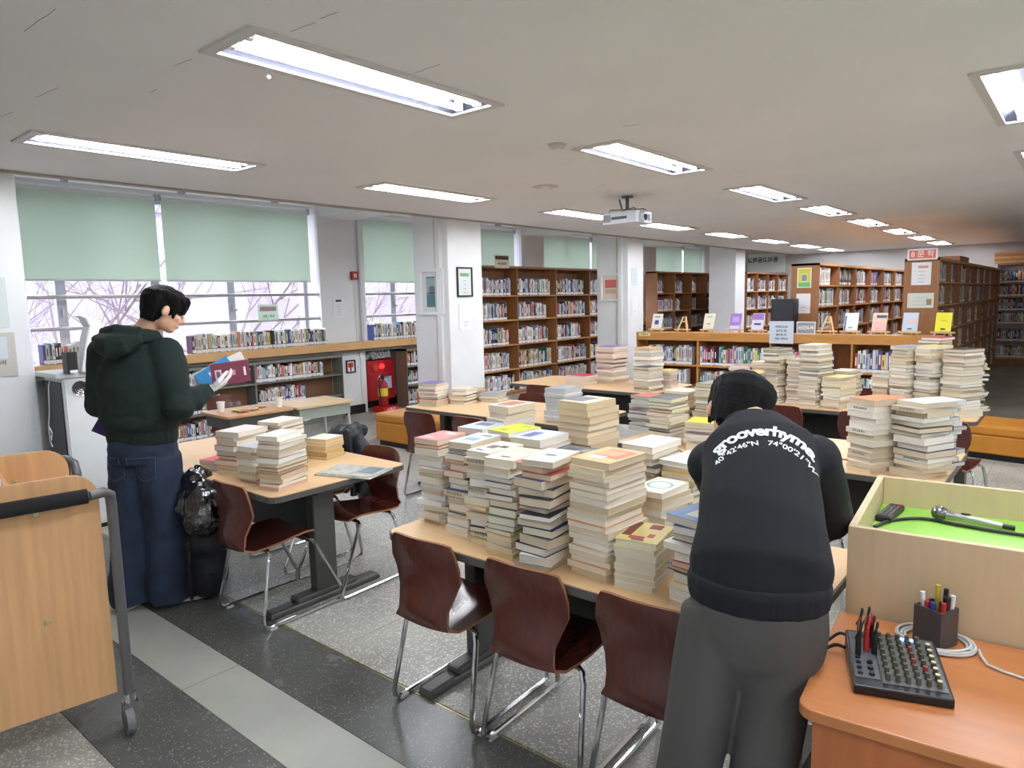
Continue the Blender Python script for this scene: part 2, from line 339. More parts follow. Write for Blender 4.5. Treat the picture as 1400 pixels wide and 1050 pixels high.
# ================================================================== LIGHTS
TUBE = bpy.data.materials.new('fluorescent_tube'); TUBE.use_nodes = True; b_ = TUBE.node_tree.nodes['Principled BSDF']
b_.inputs['Base Color'].default_value = (1, 1, 1, 1); b_.inputs['Emission Color'].default_value = (.93, .96, 1, 1); b_.inputs['Emission Strength'].default_value = TUBE_POWER
REFL = mat('lamp_reflector', (120, 122, 136), .35, metal=.9); LFR = mat('lamp_frame', (205, 202, 198), .45)
rown = {-2.575: 'centre row', -4.80: 'window-side row', -.325: 'right-hand row', 1.9: 'added unseen wall-side row'}
lamp0 = {}
def make_lamp(x, y0, y1):
    L = y1-y0; w = LW; h = .06
    T = empty('ceiling_light', (x, (y0+y1)/2, CZ))
    fr = MB()
    for s in (-1, 1):
        fr.box((s*w/2-.012, -L/2-.015, -.012), (s*w/2+.02*s+.012*(s < 0)*0+.0, L/2+.015, -.0005)) if False else fr.box((min(s*(w/2-.025), s*(w/2+.02)), -L/2-.02, -.012), (max(s*(w/2-.025), s*(w/2+.02)), L/2+.02, -.0008))
        fr.box((-w/2+.025, min(s*(L/2-.03), s*(L/2+.02)), -.012), (w/2-.025, max(s*(L/2-.03), s*(L/2+.02)), -.0008))
    fr.build('frame', LFR, T)
    rf = MB(); a = w/2-.002; t = .10; l = L/2-.002
    # inside of the recess: sloping sides and a flat top
    vs = [(-a, -l, 0), (a, -l, 0), (a, l, 0), (-a, l, 0), (-t, -l+.05, h), (t, -l+.05, h), (t, l-.05, h), (-t, l-.05, h)]
    rf._add(vs, [(4, 7, 6, 5), (0, 4, 5, 1), (1, 5, 6, 2), (2, 6, 7, 3), (3, 7, 4, 0)]); rf.box((-.018, -l+.1, h-.03), (.018, l-.1, h-.002))
    rf.build('reflector', REFL, T)
    for s in (-1, 1):
        tb = MB(); tb.tube([(s*.066, -L/2+.07, .012), (s*.066, L/2-.07, .012)], .0145, 10); tb.build('tube', TUBE, T, smooth=True)
        for q in (-1, 1):
            so = MB(); so.cbox((s*.066, q*(L/2-.055), .026), (.035, .025, .06)); so.build('socket', WPL, T)
    return T
for rx, ls in rows.items():
    for i, (a, b) in enumerate(sorted(ls)):
        T = make_lamp(rx, a, b)
        front = 'nearest the camera end' if 0 else ''
        tag(T, f"recessed twin-tube ceiling light, {['nearest','second','third','fourth','fifth','sixth','seventh','farthest'][i] if rx in (-2.575,-4.80) else ['first','second','third','fourth'][i]} in the {rown[rx]}", 'ceiling light', 'recessed twin-tube ceiling lights')
# ================================================================== CEILING THINGS
t = empty('projector', (-3.65, 6.24, 2.44), radians(-4)); tag(t, 'white projector hanging from the ceiling on a bracket', 'projector'); t.scale = (.8, .8, 1)
PW = mat('projector_shell', (196, 202, 210), .4)
k = MB(); k.rbox((-.25, -.19, -.055), (.25, .19, .055), .03, 4); k.build('body', PW, t, smooth=True)
k = MB()
for i in range(6): k.box((-.235+.02*i, -.1925, -.035), (-.225+.02*i, -.19, .035))
k.box((-.11, -.1925, -.015), (.12, -.19, .012)); k.build('side_vent', BLACK, t)
k = MB(); k.tube([(.25, -.05, 0), (.285, -.05, 0), (.30, -.05, 0)], [.055, .055, .048], 18); k.build('lens_ring', PW, t, smooth=True)
k = MB(); k.tube([(.301, -.05, 0), (.303, -.05, 0)], .04, 16); k.build('lens', mat('lens_glass', (30, 32, 60), .05, spec=1), t, smooth=True)
k = MB(); k.box((.2505, .05, -.03), (.252, .13, .03)); k.build('intake_grille', BLACK, t)
k = MB(); k.cyl((0, 0, .085), (0, 0, .205), .022, 12); k.lathe((0, 0, .205), [(.075, 0), (.075, .012)], 18); k.tube([(-.12, 0, .2), (-.08, 0, .1)], .01, 6)
k.tube([(-.2, -.12, .055), (-.18, -.12, .09), (.18, .12, .09), (.22, .12, .06)], .005, 6); k.tube([(-.2, .12, .055), (-.18, .12, .09), (.18, -.12, .09), (.22, -.12, .06)], .005, 6); k.build('mount', GMET, t)
for nm, p, lab, r in (('smoke_detector', (-2.75, 3.81), 'white round smoke detector on ceiling between the lights', .06), ('ceiling_speaker', (-3.84, 5.13), 'flat round ceiling speaker near the projector', .12)):
    t = empty(nm, (p[0], p[1], CZ)); tag(t, lab, 'detector' if 'smoke' in nm else 'speaker')
    k = MB(); k.lathe((0, 0, 0), [(r*.6, -.03 if r < .1 else -.008), (r, -.012 if r < .1 else -.004), (r, -.0003)], 20); k.build('cover', mat('ceiling_fitting', (196, 190, 184), .6), t, smooth=True)
    k = MB(); k.lathe((0, 0, 0), [(r*.3, -.036 if r < .1 else -.012), (r*.35, -.03 if r < .1 else -.009)], 16); k.build('cap', WPL, t)
t = empty('heat_detector', (-2.79, 1.75, CZ)); t.scale = (.6, .6, .6); tag(t, 'small white bulb sensor hanging beside the nearest centre light', 'detector')
k = MB(); k.cyl((0, 0, -.03), (0, 0, 0), .008, 8); k.build('stem', WPL, t); k = MB(); k.lathe((0, 0, -.06), [(.002, 0), (.016, .01), (.018, .025), (.008, .034)], 12); k.build('bulb', WPL, t, smooth=True)
# ================================================================== WINDOW SIDE
def blind(y0, y1, label, zb=1.98):
    t = empty('roller_blind', (-8.56, (y0+y1)/2, 2.93)); tag(t, label, 'blind', 'mint roller blinds'); h = (y1-y0)/2
    bx('fabric', (-.002, -h, zb-2.93), (.002, h, -.02), BLIND, t); k = MB(); k.tube([(0, -h, 0), (0, h, 0)], .022, 10); k.build('roller', WPL, t, smooth=True)
    k = MB(); k.box((-.008, -h, zb-2.93-.018), (.008, h, zb-2.93+.004)); k.build('bottom_bar', WPL, t)
    for s in (-1, 1): bx('bracket', (-.03, s*(h+.012)-.008, -.03), (.03, s*(h+.012)+.008, .05), ALU, t)
    return t
blind(2.25, 3.76, 'mint roller blind, first window, beside left column'); blind(3.83, 5.84, 'wide mint roller blind, first window, near the pier')
blind(6.72, 8.55, 'mint roller blind, second window, left of picture frame column'); blind(8.62, 10.4, 'mint roller blind above the brown bookcase near first column')
blind(11.28, 13.02, 'mint roller blind, third window, left of the two'); blind(13.1, 15.0, 'mint roller blind, third window, right of the two')
blind(15.95, 17.5, 'mint roller blind, last window, left of the two'); blind(17.58, 18.75, 'mint roller blind, last window, far corner')
for i, (a, b, _m) in enumerate(bays):
    t = empty('curtain_rail', (-8.5, (a+b)/2, 2.985)); tag(t, f"double white curtain rail above the {['first','second','third','last'][i]} window", 'curtain rail', 'curtain rails above the windows'); h = (b-a)/2-.08
    for dx in (-.05, .05): bx('rail', (dx-.012, -h, -.012), (dx+.012, h, .012), WPL, t)
    for yy in (-h*.7, 0, h*.7): bx('hanger', (-.07, yy-.015, .012), (.07, yy+.015, .062), ALU, t)
for bi, (a, b) in enumerate(((2.25, 5.98), (6.7, 10.45))):
    for zi, z in enumerate((1.79, 1.45)):
        t = empty('window_rail', (-8.52, (a+b)/2, z)); tag(t, f"{'upper' if not zi else 'lower'} steel safety rail across the {'first' if not bi else 'second'} window", 'rail'); h = (b-a)/2
        k = MB(); k.tube([(0, -h, 0), (0, h, 0)], .021, 10); k.build('bar', STEEL, t, smooth=True)
        for s in (-1, 1):
            k = MB(); k.tube([(0, s*(h-.06), 0), (0, s*(h-.0), 0)], .034, 12); k.build('end_bracket', STEEL, t, smooth=True)
# window counter
t = empty('window_counter', (-8.45, 9, 1.03)); tag(t, 'long beech counter running under the windows', 'counter')
bx('worktop', (-.3, -6.95, -.05), (.2, 9.75, .055), OAK, t, bevel=.006); bx('support_rail', (-.28, -6.95, -.095), (.12, 9.75, -.052), GREYS, t)
# grey low bookcase maker (faces +X) and brown bookcases
def bookcase(name, label, X0, Y0, face, widths, tiers, H, D, mside, mback, mshelf, edge=None, th=.022, plinth=.06, group=None, double=False, lip=False, tierfn=None):
    """face 'x': front plane x=X0, runs along +Y from Y0; face 'y': front plane y=Y0, runs along +X from X0"""
    tt = empty(name, (X0, Y0, 0)); tag(tt, label, 'bookcase', group)
    if face == 'x': P = lambda u, d, z: (-d, u, z)
    else: P = lambda u, d, z: (u, d, z)
    def B(nm, a, b, m):
        p, q = P(*a), P(*b); return bx(nm, [min(p[i], q[i]) for i in range(3)], [max(p[i], q[i]) for i in range(3)], m, tt)
    W = sum(widths); u = 0; us = [0]
    for w_ in widths: u += w_; us.append(u)
    for i, u in enumerate(us): B('side_panel', (u-th/2 if i else 0, 0, 0), (u+th/2 if i < len(us)-1 else W, D, H-.001), mside)
    B('top_board', (0, -.004, H-.035), (W, D+.001, H), edge or mside)
    for i in range(len(widths)):
        a, b = us[i]+th/2+(th/2 if i == 0 else 0), us[i+1]-th/2-(th/2 if i == len(widths)-1 else 0)
        if lip: B('fascia', (a, 0, H-.12), (b, .018, H-.036), edge or mside)
        B('back_panel', (a, D/2-.004 if double else D-.008, plinth), (b, D/2+.004 if double else D, H-.036), mback)
        B('plinth', (a, .02, 0), (b, .035, plinth-.001), mside)
        for z in (tierfn(i) if tierfn else tiers): B('shelf', (a, .004, z-.022), (b, D/2-.005 if double else D-.009, z), mshelf)
        if double:
            for z in tiers: B('shelf', (a, D/2+.005, z-.022), (b, D-.004, z), mshelf)
    return [(us[i]+th, us[i+1]-th) for i in range(len(widths))]
PAL = [((232, 232, 228), 9), ((214, 212, 200), 6), ((196, 200, 204), 3), ((60, 84, 140), 3), ((92, 130, 176), 2), ((120, 170, 190), 1.5), ((170, 60, 58), 2), ((200, 110, 110), 1), ((70, 118, 84), 1.5),
       ((34, 34, 40), 3), ((216, 184, 84), 1), ((222, 140, 70), .8), ((112, 84, 150), 1.2), ((120, 96, 74), 1), ((80, 40, 60), .8), ((200, 160, 180), .7)]
def pick(r, pal=PAL):
    t_ = r.uniform(0, sum(w for _c, w in pal))
    for c, w_ in pal:
        t_ -= w_
        if t_ <= 0: break
    j = r.uniform(.85, 1.1); return tuple(min(255, x*j) for x in c)
CN = {(232, 232, 228): 'white'}
def cname(c):
    best = min((('white', (232, 232, 228)), ('cream', (212, 208, 190)), ('grey', (160, 165, 170)), ('blue', (60, 84, 150)), ('pale blue', (120, 165, 190)), ('red', (170, 60, 58)), ('pink', (205, 130, 140)), ('green', (70, 118, 84)), ('black', (34, 34, 40)), ('yellow', (216, 184, 84)), ('orange', (222, 140, 70)), ('purple', (112, 84, 150)), ('brown', (120, 92, 70)), ('dark red', (80, 40, 60))), key=lambda k: sum((a-b)**2 for a, b in zip(k[1], c)))
    return best[0]
NSHELF = [0]
BATCH = MB(); NB = [0]
def spine_book(mb, P, u, th, d0, dep, z, h, c, tilt=0, label_band=True, r=random):
    """one upright book: spine towards the viewer at depth d0; P maps (u, d, z) to the world"""
    def Tt(v):
        uu, dd, zz = v; return P(uu+zz*sin(tilt)+0*dd, dd, z+zz*cos(tilt)+abs(0))
    mb.col = srgb(c); mb.box((u, d0, 0), (u+th, d0+dep, h), Tt)
    if label_band:
        mb.col = srgb((236, 238, 240)); mb.box((u+.0008, d0-.0012, .008), (u+th-.0008, d0, .045), Tt)
        mb.col = srgb(r.choice([(30, 34, 50), (40, 60, 130), (60, 50, 50), (160, 60, 60)])); mb.box((u+.0008, d0-.0014, .045), (u+th-.0008, d0, .052), Tt)
    lum = sum(c)/3
    if r.random() < .8:
        mb.col = srgb((250, 248, 240) if lum < 140 else r.choice([(50, 50, 60), (150, 50, 50), (60, 80, 140), (90, 90, 90)])); a = h*r.uniform(.35, .45); bb = h*r.uniform(.7, .9)
        mb.box((u+th*.32, d0-.0008, a), (u+th*.68, d0, bb), Tt)
def fill(P, u0, u1, z, hmax, r, frac=.85, indiv=None, dep=.15, d0=.03, pal=PAL, hmean=.215, skip=0, thk=(.012, .034), n0=0):
    u = u0+.004; end = u0+(u1-u0)*frac; n = n0
    while u < end:
        th = r.uniform(*thk); h = min(hmax-.02, hmean*r.uniform(.88, 1.12)); c = pick(r, pal); dd = d0+r.uniform(0, .012)
        if indiv and NSHELF[0] < 300:
            n += 1; NSHELF[0] += 1; k = MB(); o0 = P(u, dd, z)
            spine_book(k, lambda a, b_, c_: tuple(p-q for p, q in zip(P(a, b_, c_), o0)), u, th-.0008, dd, dep, z+.0006, h, c, 0, True, r)
            o = k.build('shelf_book', BOOKC, None, colors=True, loc=o0); tag(o, f"{cname(c)} upright book, {nth(n)} from left {indiv[0]}", 'book', indiv[1])
        else: spine_book(BATCH, P, u, th-.0008, dd, dep, z+.0006, h, c, 0, True, r)
        u += th
    return n
R1 = random.Random(21)
PX = lambda X0, Y0: (lambda u, d, z: (X0-d, Y0+u, z))
PY = lambda X0, Y0: (lambda u, d, z: (X0+u, Y0+d, z))
# books on the counter
WPAL = [((226, 222, 206), 8), ((240, 238, 230), 6), ((70, 90, 150), 3), ((206, 120, 100), 1.2), ((130, 170, 180), 2), ((86, 52, 84), 1.2), ((214, 200, 90), 1), ((60, 60, 72), 2), ((150, 180, 140), 1)]
n = fill(PX(-8.38, 2.42), 0, 1.0, 1.085, .4, R1, 1, ('on the counter under the first window', 'books on the window counter'), pal=WPAL, hmean=.2, thk=(.022, .04), d0=0)
n = fill(PX(-8.38, 3.99), 0, 1.93, 1.085, .4, R1, 1, ('on the counter under the first window', 'books on the window counter'), pal=WPAL, hmean=.215, thk=(.016, .034), d0=0, n0=n)
fill(PX(-8.38, 6.78), 0, 1.5, 1.085, .4, R1, 1, ('on the counter under the second window', 'books on the window counter'), pal=WPAL, hmean=.235, thk=(.016, .034), d0=0)
# grey bookcase under the counter
sec = bookcase('low_bookcase', 'grey low bookcase under the first window', -8.2, 2.42, 'x', [1.1, 1.17, 1.36], [.06, .36, .66], .93, .24, GREYS, SHELFD, GREYS)
for i, (a, b) in enumerate(sec):
    for j, z in enumerate((.66, .36, .06)): fill(PX(-8.2, 2.42), a, b, z, .27, R1, R1.uniform(.5, .85), (f"{['top','middle','bottom'][j]} shelf, {['first','second','third'][i]} bay, grey bookcase", 'books in the grey bookcase') if i and j < 2 else None, hmean=.2, thk=(.018, .036))
sec = bookcase('low_bookcase', 'grey-brown low bookcase beside the red fire cabinet', -8.15, 7.22, 'x', [.85, 1.0, 1.0], [.06, .36, .66], .93, .27, GREYW, SHELFD, GREYS)
for a, b in sec:
    for z in (.66, .36, .06): fill(PX(-8.15, 7.22), a, b, z, .27, R1, .8, None, hmean=.2, thk=(.018, .036))
# brown bookcase by the column and its continuation
TA = [.06, .45, .88, 1.31, 1.73]
sec = bookcase('tall_bookcase', 'tall brown five-tier bookcase behind the picture frame column', -7.75, 8.32, 'x', [1.17, 1.15, 1.13, 1.17], TA, 2.23, .3, SHELF, SHELFD, SHELFE, edge=SHELF, lip=False)
for i, (a, b) in enumerate(sec):
    for j, z in enumerate(reversed(TA)): fill(PX(-7.75, 8.32), a, b, z, .38, R1, R1.uniform(.72, .95), None, hmean=.27, thk=(.02, .042))
sec = bookcase('tall_bookcase', 'tall brown bookcase by the windows behind the display easels', -7.75, 14.6, 'x', [.9, .9, .9, .9], TA, 2.23, .3, SHELF, SHELFD, SHELFE, edge=SHELF)
for i, (a, b) in enumerate(sec):
    for z in reversed(TA): fill(PX(-7.75, 14.6), a, b, z, .38, R1, R1.uniform(.3, .95), None, hmean=.27, thk=(.02, .042))
sec = bookcase('tall_bookcase', 'dark brown bookcase in far corner behind black cabinet', -6.15, 15.9, 'x', [.7, .7, .7, .7], [.06, .47, .89, 1.31, 1.73], 2.17, .3, SHELF, SHELFD, SHELFE, edge=SHELF)
for i, (a, b) in enumerate(sec):
    for z in (1.73, 1.31, .89, .47): fill(PX(-6.15, 15.9), a, b, z, .38, R1, R1.uniform(.7, .95), None, hmean=.27, thk=(.02, .042))
# rows with end panels
TB = [.06, .42, .77, 1.11, 1.46, 1.77]
sec = bookcase('tall_bookcase', 'double-sided brown bookcase with yellow poster on its end', -3.06, 10.66, 'x', [1.05, 1.0, 1.0, 1.0, 1.0, 1.0], TB, 2.09, .4, SHELF, SHELFD, SHELFE, edge=SHELFE, double=True)
PALW = [((236, 236, 228), 8), ((220, 214, 200), 3), ((240, 240, 240), 3)]; PALG = [((90, 92, 92), 1), ((70, 76, 74), 1)]
for i, (a, b) in enumerate(sec):
    for j, z in enumerate(reversed(TB)):
        fill(PX(-3.06, 10.66), a, b, z, .34, R1, R1.uniform(.55, .9), None, hmean=.24, dep=.13, pal=PALW if (i == 0 and j == 0) else PALG if (i == 1 and j == 0) else PAL, thk=(.02, .04))
sec = bookcase('tall_bookcase', 'double-sided brown bookcase with orange sign above its end', -1.565, 10.7, 'x', [.96]*8, TB, 2.085, .415, SHELF, SHELFD, SHELFE, edge=SHELFE, double=True)
PB = [((226, 222, 214), 6), ((200, 190, 190), 2), ((90, 110, 150), 2), ((110, 60, 60), 1.5), ((60, 60, 64), 1.5), ((130, 150, 130), 1)]
for i, (a, b) in enumerate(sec):
    for z in reversed(TB): fill(PX(-1.565, 10.7), a, b, z, .34, R1, R1.uniform(.45, .85), None, hmean=.24, dep=.13, pal=PB, thk=(.02, .045))
# wall bookcase at the far right
TF = [.17, .53, .9, 1.19, 1.49, 1.78]
sec = bookcase('wall_bookcase', 'tall wall bookcase on the far wall with banded wooden header', -1.62, 18.42, 'y', [1.0, 1.0, 1.0], TF, 2.2, .32, SHELF, mat('pale_back_panel', (190, 180, 176), .7), SHELFE, edge=SHELF, plinth=.14)
for i, (a, b) in enumerate(sec):
    for z in TF: fill(PY(-1.62, 18.42), a, b, z, .3, R1, R1.uniform(.6, .9), None, hmean=.235, thk=(.02, .045))
wb = bpy.data.objects['wall_bookcase']
for k_ in range(5):
    bx('header_slat', (-.06, -.04-.01*k_, 2.205+.048*k_), (3.05, .3, 2.248+.048*k_), (SHELFE, SHELF)[k_ % 2], wb)
# low display shelf facing the tables
sec = bookcase('display_shelf', 'low honey-coloured bookshelf topped with book easels', -5.57, 9.8, 'y', [1.04, 1.09, 1.06, 1.02], [.06, .28, .61], 1.1, .34, LOWW, mat('low_back', (160, 102, 54), .55, var=.1), LOWW, lip=True)
LPAL = [((224, 224, 222), 6), ((60, 120, 90), 1.5), ((190, 70, 70), 1.2), ((70, 90, 150), 1.6), ((40, 40, 46), 1.6), ((214, 190, 90), 1.2), ((170, 180, 190), 2), ((190, 90, 140), 1.2), ((120, 90, 160), 1.2)]
for i, (a, b) in enumerate(sec):
    fill(PY(-5.57, 9.8), a, b, .61, .4, R1, [.9, .97, .75, .8][i], (f"upper shelf, {['first','second','third','fourth'][i]} bay of low display shelf", 'books in the low display shelf'), hmean=.27, thk=(.022, .045), pal=LPAL)
    fill(PY(-5.57, 9.8), a, b, .28, .3, R1, .8, None, hmean=.23, thk=(.022, .045), pal=LPAL)
    fill(PY(-5.57, 9.8), a, b, .06, .2, R1, .8, None, hmean=.17, thk=(.022, .045), pal=LPAL)
o = BATCH.build('shelved_books', BOOKC, None, colors=True); tag(o, 'remaining upright books filling the shelves of the bookcases', 'books', None, 'stuff')
INK = mat('black_ink', (36, 38, 44), .6); INKR = mat('red_ink', (176, 60, 60), .6); INKW = mat('white_ink', (238, 238, 238), .6)
def notice(name, label, O, X, w_, h_, m, lines=(), frame=None, pics=(), th=.004, cat='notice', Y=(0, 0, 1), tilt=0):
    """flat sheet centred at O, reading along X; lines: (text, size, dy, ink); pics: (x, y, w, h, colour)"""
    O = Vector(O); X = Vector(X).normalized(); Y = Vector(Y).normalized(); N = X.cross(Y)
    t = empty(name, O); tag(t, label, cat)
    F = lambda v: X*v[0]+Y*v[1]+N*v[2]
    if frame:
        k = MB(); fb, fd = (.035, .03) if cat == 'picture' else (.02, .015)
        for a, b in (((-w_/2-fb, -h_/2-fb, 0), (w_/2+fb, -h_/2, fd)), ((-w_/2-fb, h_/2, 0), (w_/2+fb, h_/2+fb, fd)), ((-w_/2-fb, -h_/2, 0), (-w_/2, h_/2, fd)), ((w_/2, -h_/2, 0), (w_/2+fb, h_/2, fd))): k.box(a, b, F)
        k.build('frame', frame, t)
    k = MB(); k.box((-w_/2, -h_/2, .0005), (w_/2, h_/2, th), F); k.build('sheet', m, t)
    for i, (px, py, pw, ph, c) in enumerate(pics):
        k = MB(); k.box((px-pw/2, py-ph/2, th), (px+pw/2, py+ph/2, th+.0008+.0004*i), F); k.build('printed_area', mat('print_%d_%d_%d' % c, c, .6), t)
    for s, sz, dy, ink in lines: text('lettering', s, sz, ink, t, F((0, dy, th+.0025)), X, Y, bold=.0006)
    return t
YX = (0, 1, 0)   # reading direction on surfaces that face +X
# column notices
notice('framed_picture', 'white framed misty blue lake picture on column', (-6.385, 6.125, 1.775), (1, 0, 0), .36, .5, mat('mat_board', (216, 220, 222), .6), frame=WPL, cat='picture',
       pics=((0, 0, .2, .38, (92, 124, 136)), (0, .07, .19, .2, (150, 172, 180)), (0, .02, .1, .1, (108, 112, 122)), (0, -.015, .19, .012, (50, 62, 74)), (.0, -.1, .17, .12, (74, 122, 132))))
notice('framed_notice', 'black framed white notice on column beside the picture', (-6.095, 6.41, 1.89), YX, .24, .33, mat('notice_paper', (206, 214, 212), .5), frame=BLACK, lines=[('-----', .03, .02-.05*i, INK) for i in range(4)], pics=((0, .09, .16, .04, (120, 160, 120)),))
notice('paper_notice', 'white paper with red writing under the black framed notice', (-6.095, 6.41, 1.45), YX, .23, .32, PAPERW, lines=[('--------', .035, -.06, INKR), ('------', .035, -.1, INKR)])
notice('paper_notice', 'pale blue paper notice on the second column', (-5.895-.2, 10.66, 2.0), YX, .2, .3, mat('pale_blue_paper', (206, 220, 226), .6), lines=[('-----', .03, .03-.06*i, INK) for i in range(3)])
notice('paper_notice', 'white paper with pink writing on the second column', (-6.095, 10.66, 1.5), YX, .19, .32, PAPERW, lines=[('------', .03, -.08, INKR)])
notice('framed_picture', 'white framed print of red blossoms on second column', (-6.42, 10.435, 1.83), (1, 0, 0), .36, .4, mat('blossom_paper', (226, 208, 196), .6), frame=WPL, cat='picture', pics=((0, .06, .26, .14, (206, 110, 104)), (-.02, -.07, .2, .08, (206, 176, 150))))
notice('paper_notice', 'white notice high on the left column, cut by frame', (-6.095, 1.42, 1.72), YX, .3, .36, mat('laminated_sheet', (208, 216, 216), .35), pics=((-.02, .1, .18, .1, (70, 130, 100)),), lines=[('대학로', .05, -.02, INK), ('보여줘.', .04, -.08, INK), ('요.', .04, -.13, INK)])
notice('paper_notice', 'beige laminated notice low on the left column', (-6.095, 1.42, 1.34), YX, .34, .32, mat('beige_sheet', (196, 192, 184), .35), pics=((.02, .05, .2, .16, (206, 214, 222)),), lines=[('읽은 사람들이', .036, -.06, INK), ('더 읽는', .034, -.1, INK), ('리스트', .034, -.14, INK)])
notice('paper_notice', 'small typed sheet taped to the pier between windows', (-8.445, 6.21, 1.585), YX, .19, .27, PAPERW, lines=[('-------', .026, .03-.04*i, INK) for i in range(4)], pics=((.0, .11, .1, .03, (70, 50, 50)),))
notice('safety_sign', 'red and white fire extinguisher sign on the pier', (-8.445, 6.37, .72), YX, .13, .15, mat('sign_white', (232, 232, 230), .5), frame=BLACK, pics=((0, .02, .09, .07, (196, 40, 44)), (0, -.03, .03, .07, (196, 40, 44))))
notice('window_sign', 'white category card taped on the first window rail', (-8.49, 5.1, 1.555), YX, .3, .22, BLIND, pics=((0, .05, .24, .06, (190, 150, 160)),), lines=[('사회 | 역사', .04, -.05, INK)])
t = empty('fire_alarm', (-8.449, 6.5, 2.06)); tag(t, 'small red fire alarm button box on the pier', 'alarm'); bx('box', (0, -.055, -.06), (.05, .055, .06), RED, t, bevel=.005); bx('button', (.05, -.025, -.03), (.056, .025, .03), mat('alarm_face', (226, 200, 200), .4), t)
t = empty('conduit', (-8.44, 6.5, 1.0)); tag(t, 'white cable conduit running down the pier below the alarm', 'conduit')
k = MB(); k.tube([(0, 0, .99), (0, .02, .1), (0, .03, .0), (0, .06, -.2), (0, .06, -.86)], .011, 8); k.build('pipe', WPL, t, smooth=True)
for z in (.7, .35, 0, -.3): bx('clip', (-.008, -.0+.0, z-.01), (.014, .05, z+.01), WPL, t)
t = empty('drain_pipe', (-8.4, 6.62, 0)); tag(t, 'white boxed vertical pipe at the edge of the pier', 'pipe'); k = MB(); k.tube([(0, 0, 1.09), (0, 0, 2.86)], .045, 12); k.build('pipe', WPL, t, smooth=True)
# signs on bookcases
notice('bookcase_sign', 'small cream category sign above the tall brown bookcase', (-7.72, 9.05, 2.3), YX, .38, .22, mat('sign_cream', (214, 204, 180), .5), pics=((0, .06, .34, .06, (90, 66, 50)),), lines=[('423 천문학', .05, -.04, INK)])
notice('bookcase_sign', 'small white category sign on far end of brown bookcase', (-7.72, 12.35, 2.33), YX, .18, .2, PAPERW, lines=[('속 표', .06, -.04, INK)])
FX = (1, 0, 0)
notice('poster', 'yellow and green library poster on bookcase end', (-3.267, 10.655, 1.88), FX, .2, .29, mat('poster_rim', (226, 230, 222), .5), cat='poster', pics=((0, .02, .17, .22, (206, 204, 60)), (0, -.1, .17, .06, (110, 190, 110)), (0, 0, .09, .12, (206, 210, 200)), (0, .0, .07, .09, (140, 140, 136))))
notice('paper_notice', 'white paper with red lines below the yellow poster', (-3.272, 10.655, 1.506), FX, .2, .29, PAPERW, lines=[('--------', .03, -.06, INKR), ('------', .03, -.1, INKR)])
notice('bookcase_sign', 'orange and white literature sign above the bookcase end', (-1.77, 10.69, 2.135), FX, .31, .11, mat('sign_orange', (222, 112, 84), .5), frame=PAPERW, lines=[('8 문 학', .095, 0, INKW)])
notice('paper_notice', 'upright white typed sheet under the orange sign', (-1.775, 10.695, 1.88), FX, .23, .3, PAPERW, lines=[('--------', .03, .03-.045*i, INK) for i in range(4)], pics=((.02, .09, .12, .03, (222, 150, 120)),))
notice('paper_notice', 'landscape white sheet with brown figure on bookcase end', (-1.77, 10.695, 1.525), FX, .31, .2, mat('pale_green_paper', (216, 224, 214), .6), lines=[('- - - - - - - -', .035, .04-.045*i, INK) for i in range(3)], pics=((.1, -.02, .06, .08, (176, 132, 96)),))
t = empty('cardboard_box', (-1.75, 13.2, 2.0865)); tag(t, 'flat cardboard box lying on top of the bookcase', 'box'); bx('carton', (-.15, -.5, 0), (.15, .5, .09), mat('carton', (150, 112, 92), .8), t); bx('lid_seam', (-.02, -.5, .09), (.02, .5, .092), mat('tape', (190, 160, 120), .4), t)
t = notice('transom_panel', 'pale panel painted bright as a transom window, reversed school lettering', (-6.75, 18.79, 2.47), FX, 1.0, .5, mat('window_light_mint', (226, 238, 234), .6), cat='window panel')  # transom window's brightness is put into the sheet colour; nothing shines through
text('lettering', '동의고등학교', .15, INK, t, (-.1, -.007, .08), (1, 0, 0), (0, 0, 1), bold=.003, mirror=True)
# ------------------------------------------------------------------ fire point
t = empty('fire_cabinet', (-8.44, 6.88, .15)); tag(t, 'red fire hose cabinet with white lettering under the counter', 'fire cabinet')
bx('cabinet_body', (-.3, -.21, 0), (.0, .32, .62), RED, t, bevel=.006); bx('door', (.001, -.2, .01), (.014, .31, .42), RED, t, bevel=.003)
k = MB(); k.tube([(.001, -.06, .52), (.025, -.06, .52)], [.06, .055], 18); k.build('bell', mat('bell_red', (200, 60, 56), .4), t, smooth=True)
k = MB(); k.tube([(.001, .07, .525), (.04, .07, .525)], [.042, .03], 16); k.build('lamp', mat('red_lamp', (255, 40, 40), .3, emit=.6), t, smooth=True)
bx('instruction_sheet', (.0145, .1, .17), (.0165, .25, .36), mat('pale_blue_sheet', (180, 192, 224), .5), t)
text('lettering', '소', .1, INKW, t, (.017, .01, .34), YX, (0, 0, 1), bold=.001); text('lettering', '화', .1, INKW, t, (.017, .01, .22), YX, (0, 0, 1), bold=.001); text('lettering', '전', .1, INKW, t, (.017, .01, .10), YX, (0, 0, 1), bold=.001)
t = empty('folded_banner', (-8.42, 6.88, .775)); tag(t, 'grey patterned cloth bundle stuffed above the fire cabinet', 'cloth'); k = MB()
for i in range(7): k.tube([(-.05, -.2+.065*i, .03+.02*(i % 2)), (0, -.15+.06*i, .1+.02*((i+1) % 3)), (.02, -.1+.05*i, .03)], .03, 7)
k.build('bundle', mat('grey_cloth', (96, 92, 92), .9, c2=(190, 188, 188), vscale=30), t, smooth=True)
t = empty('fire_extinguisher', (-8.22, 6.78, 0)); tag(t, 'red fire extinguisher with yellow label in red floor stand', 'extinguisher')
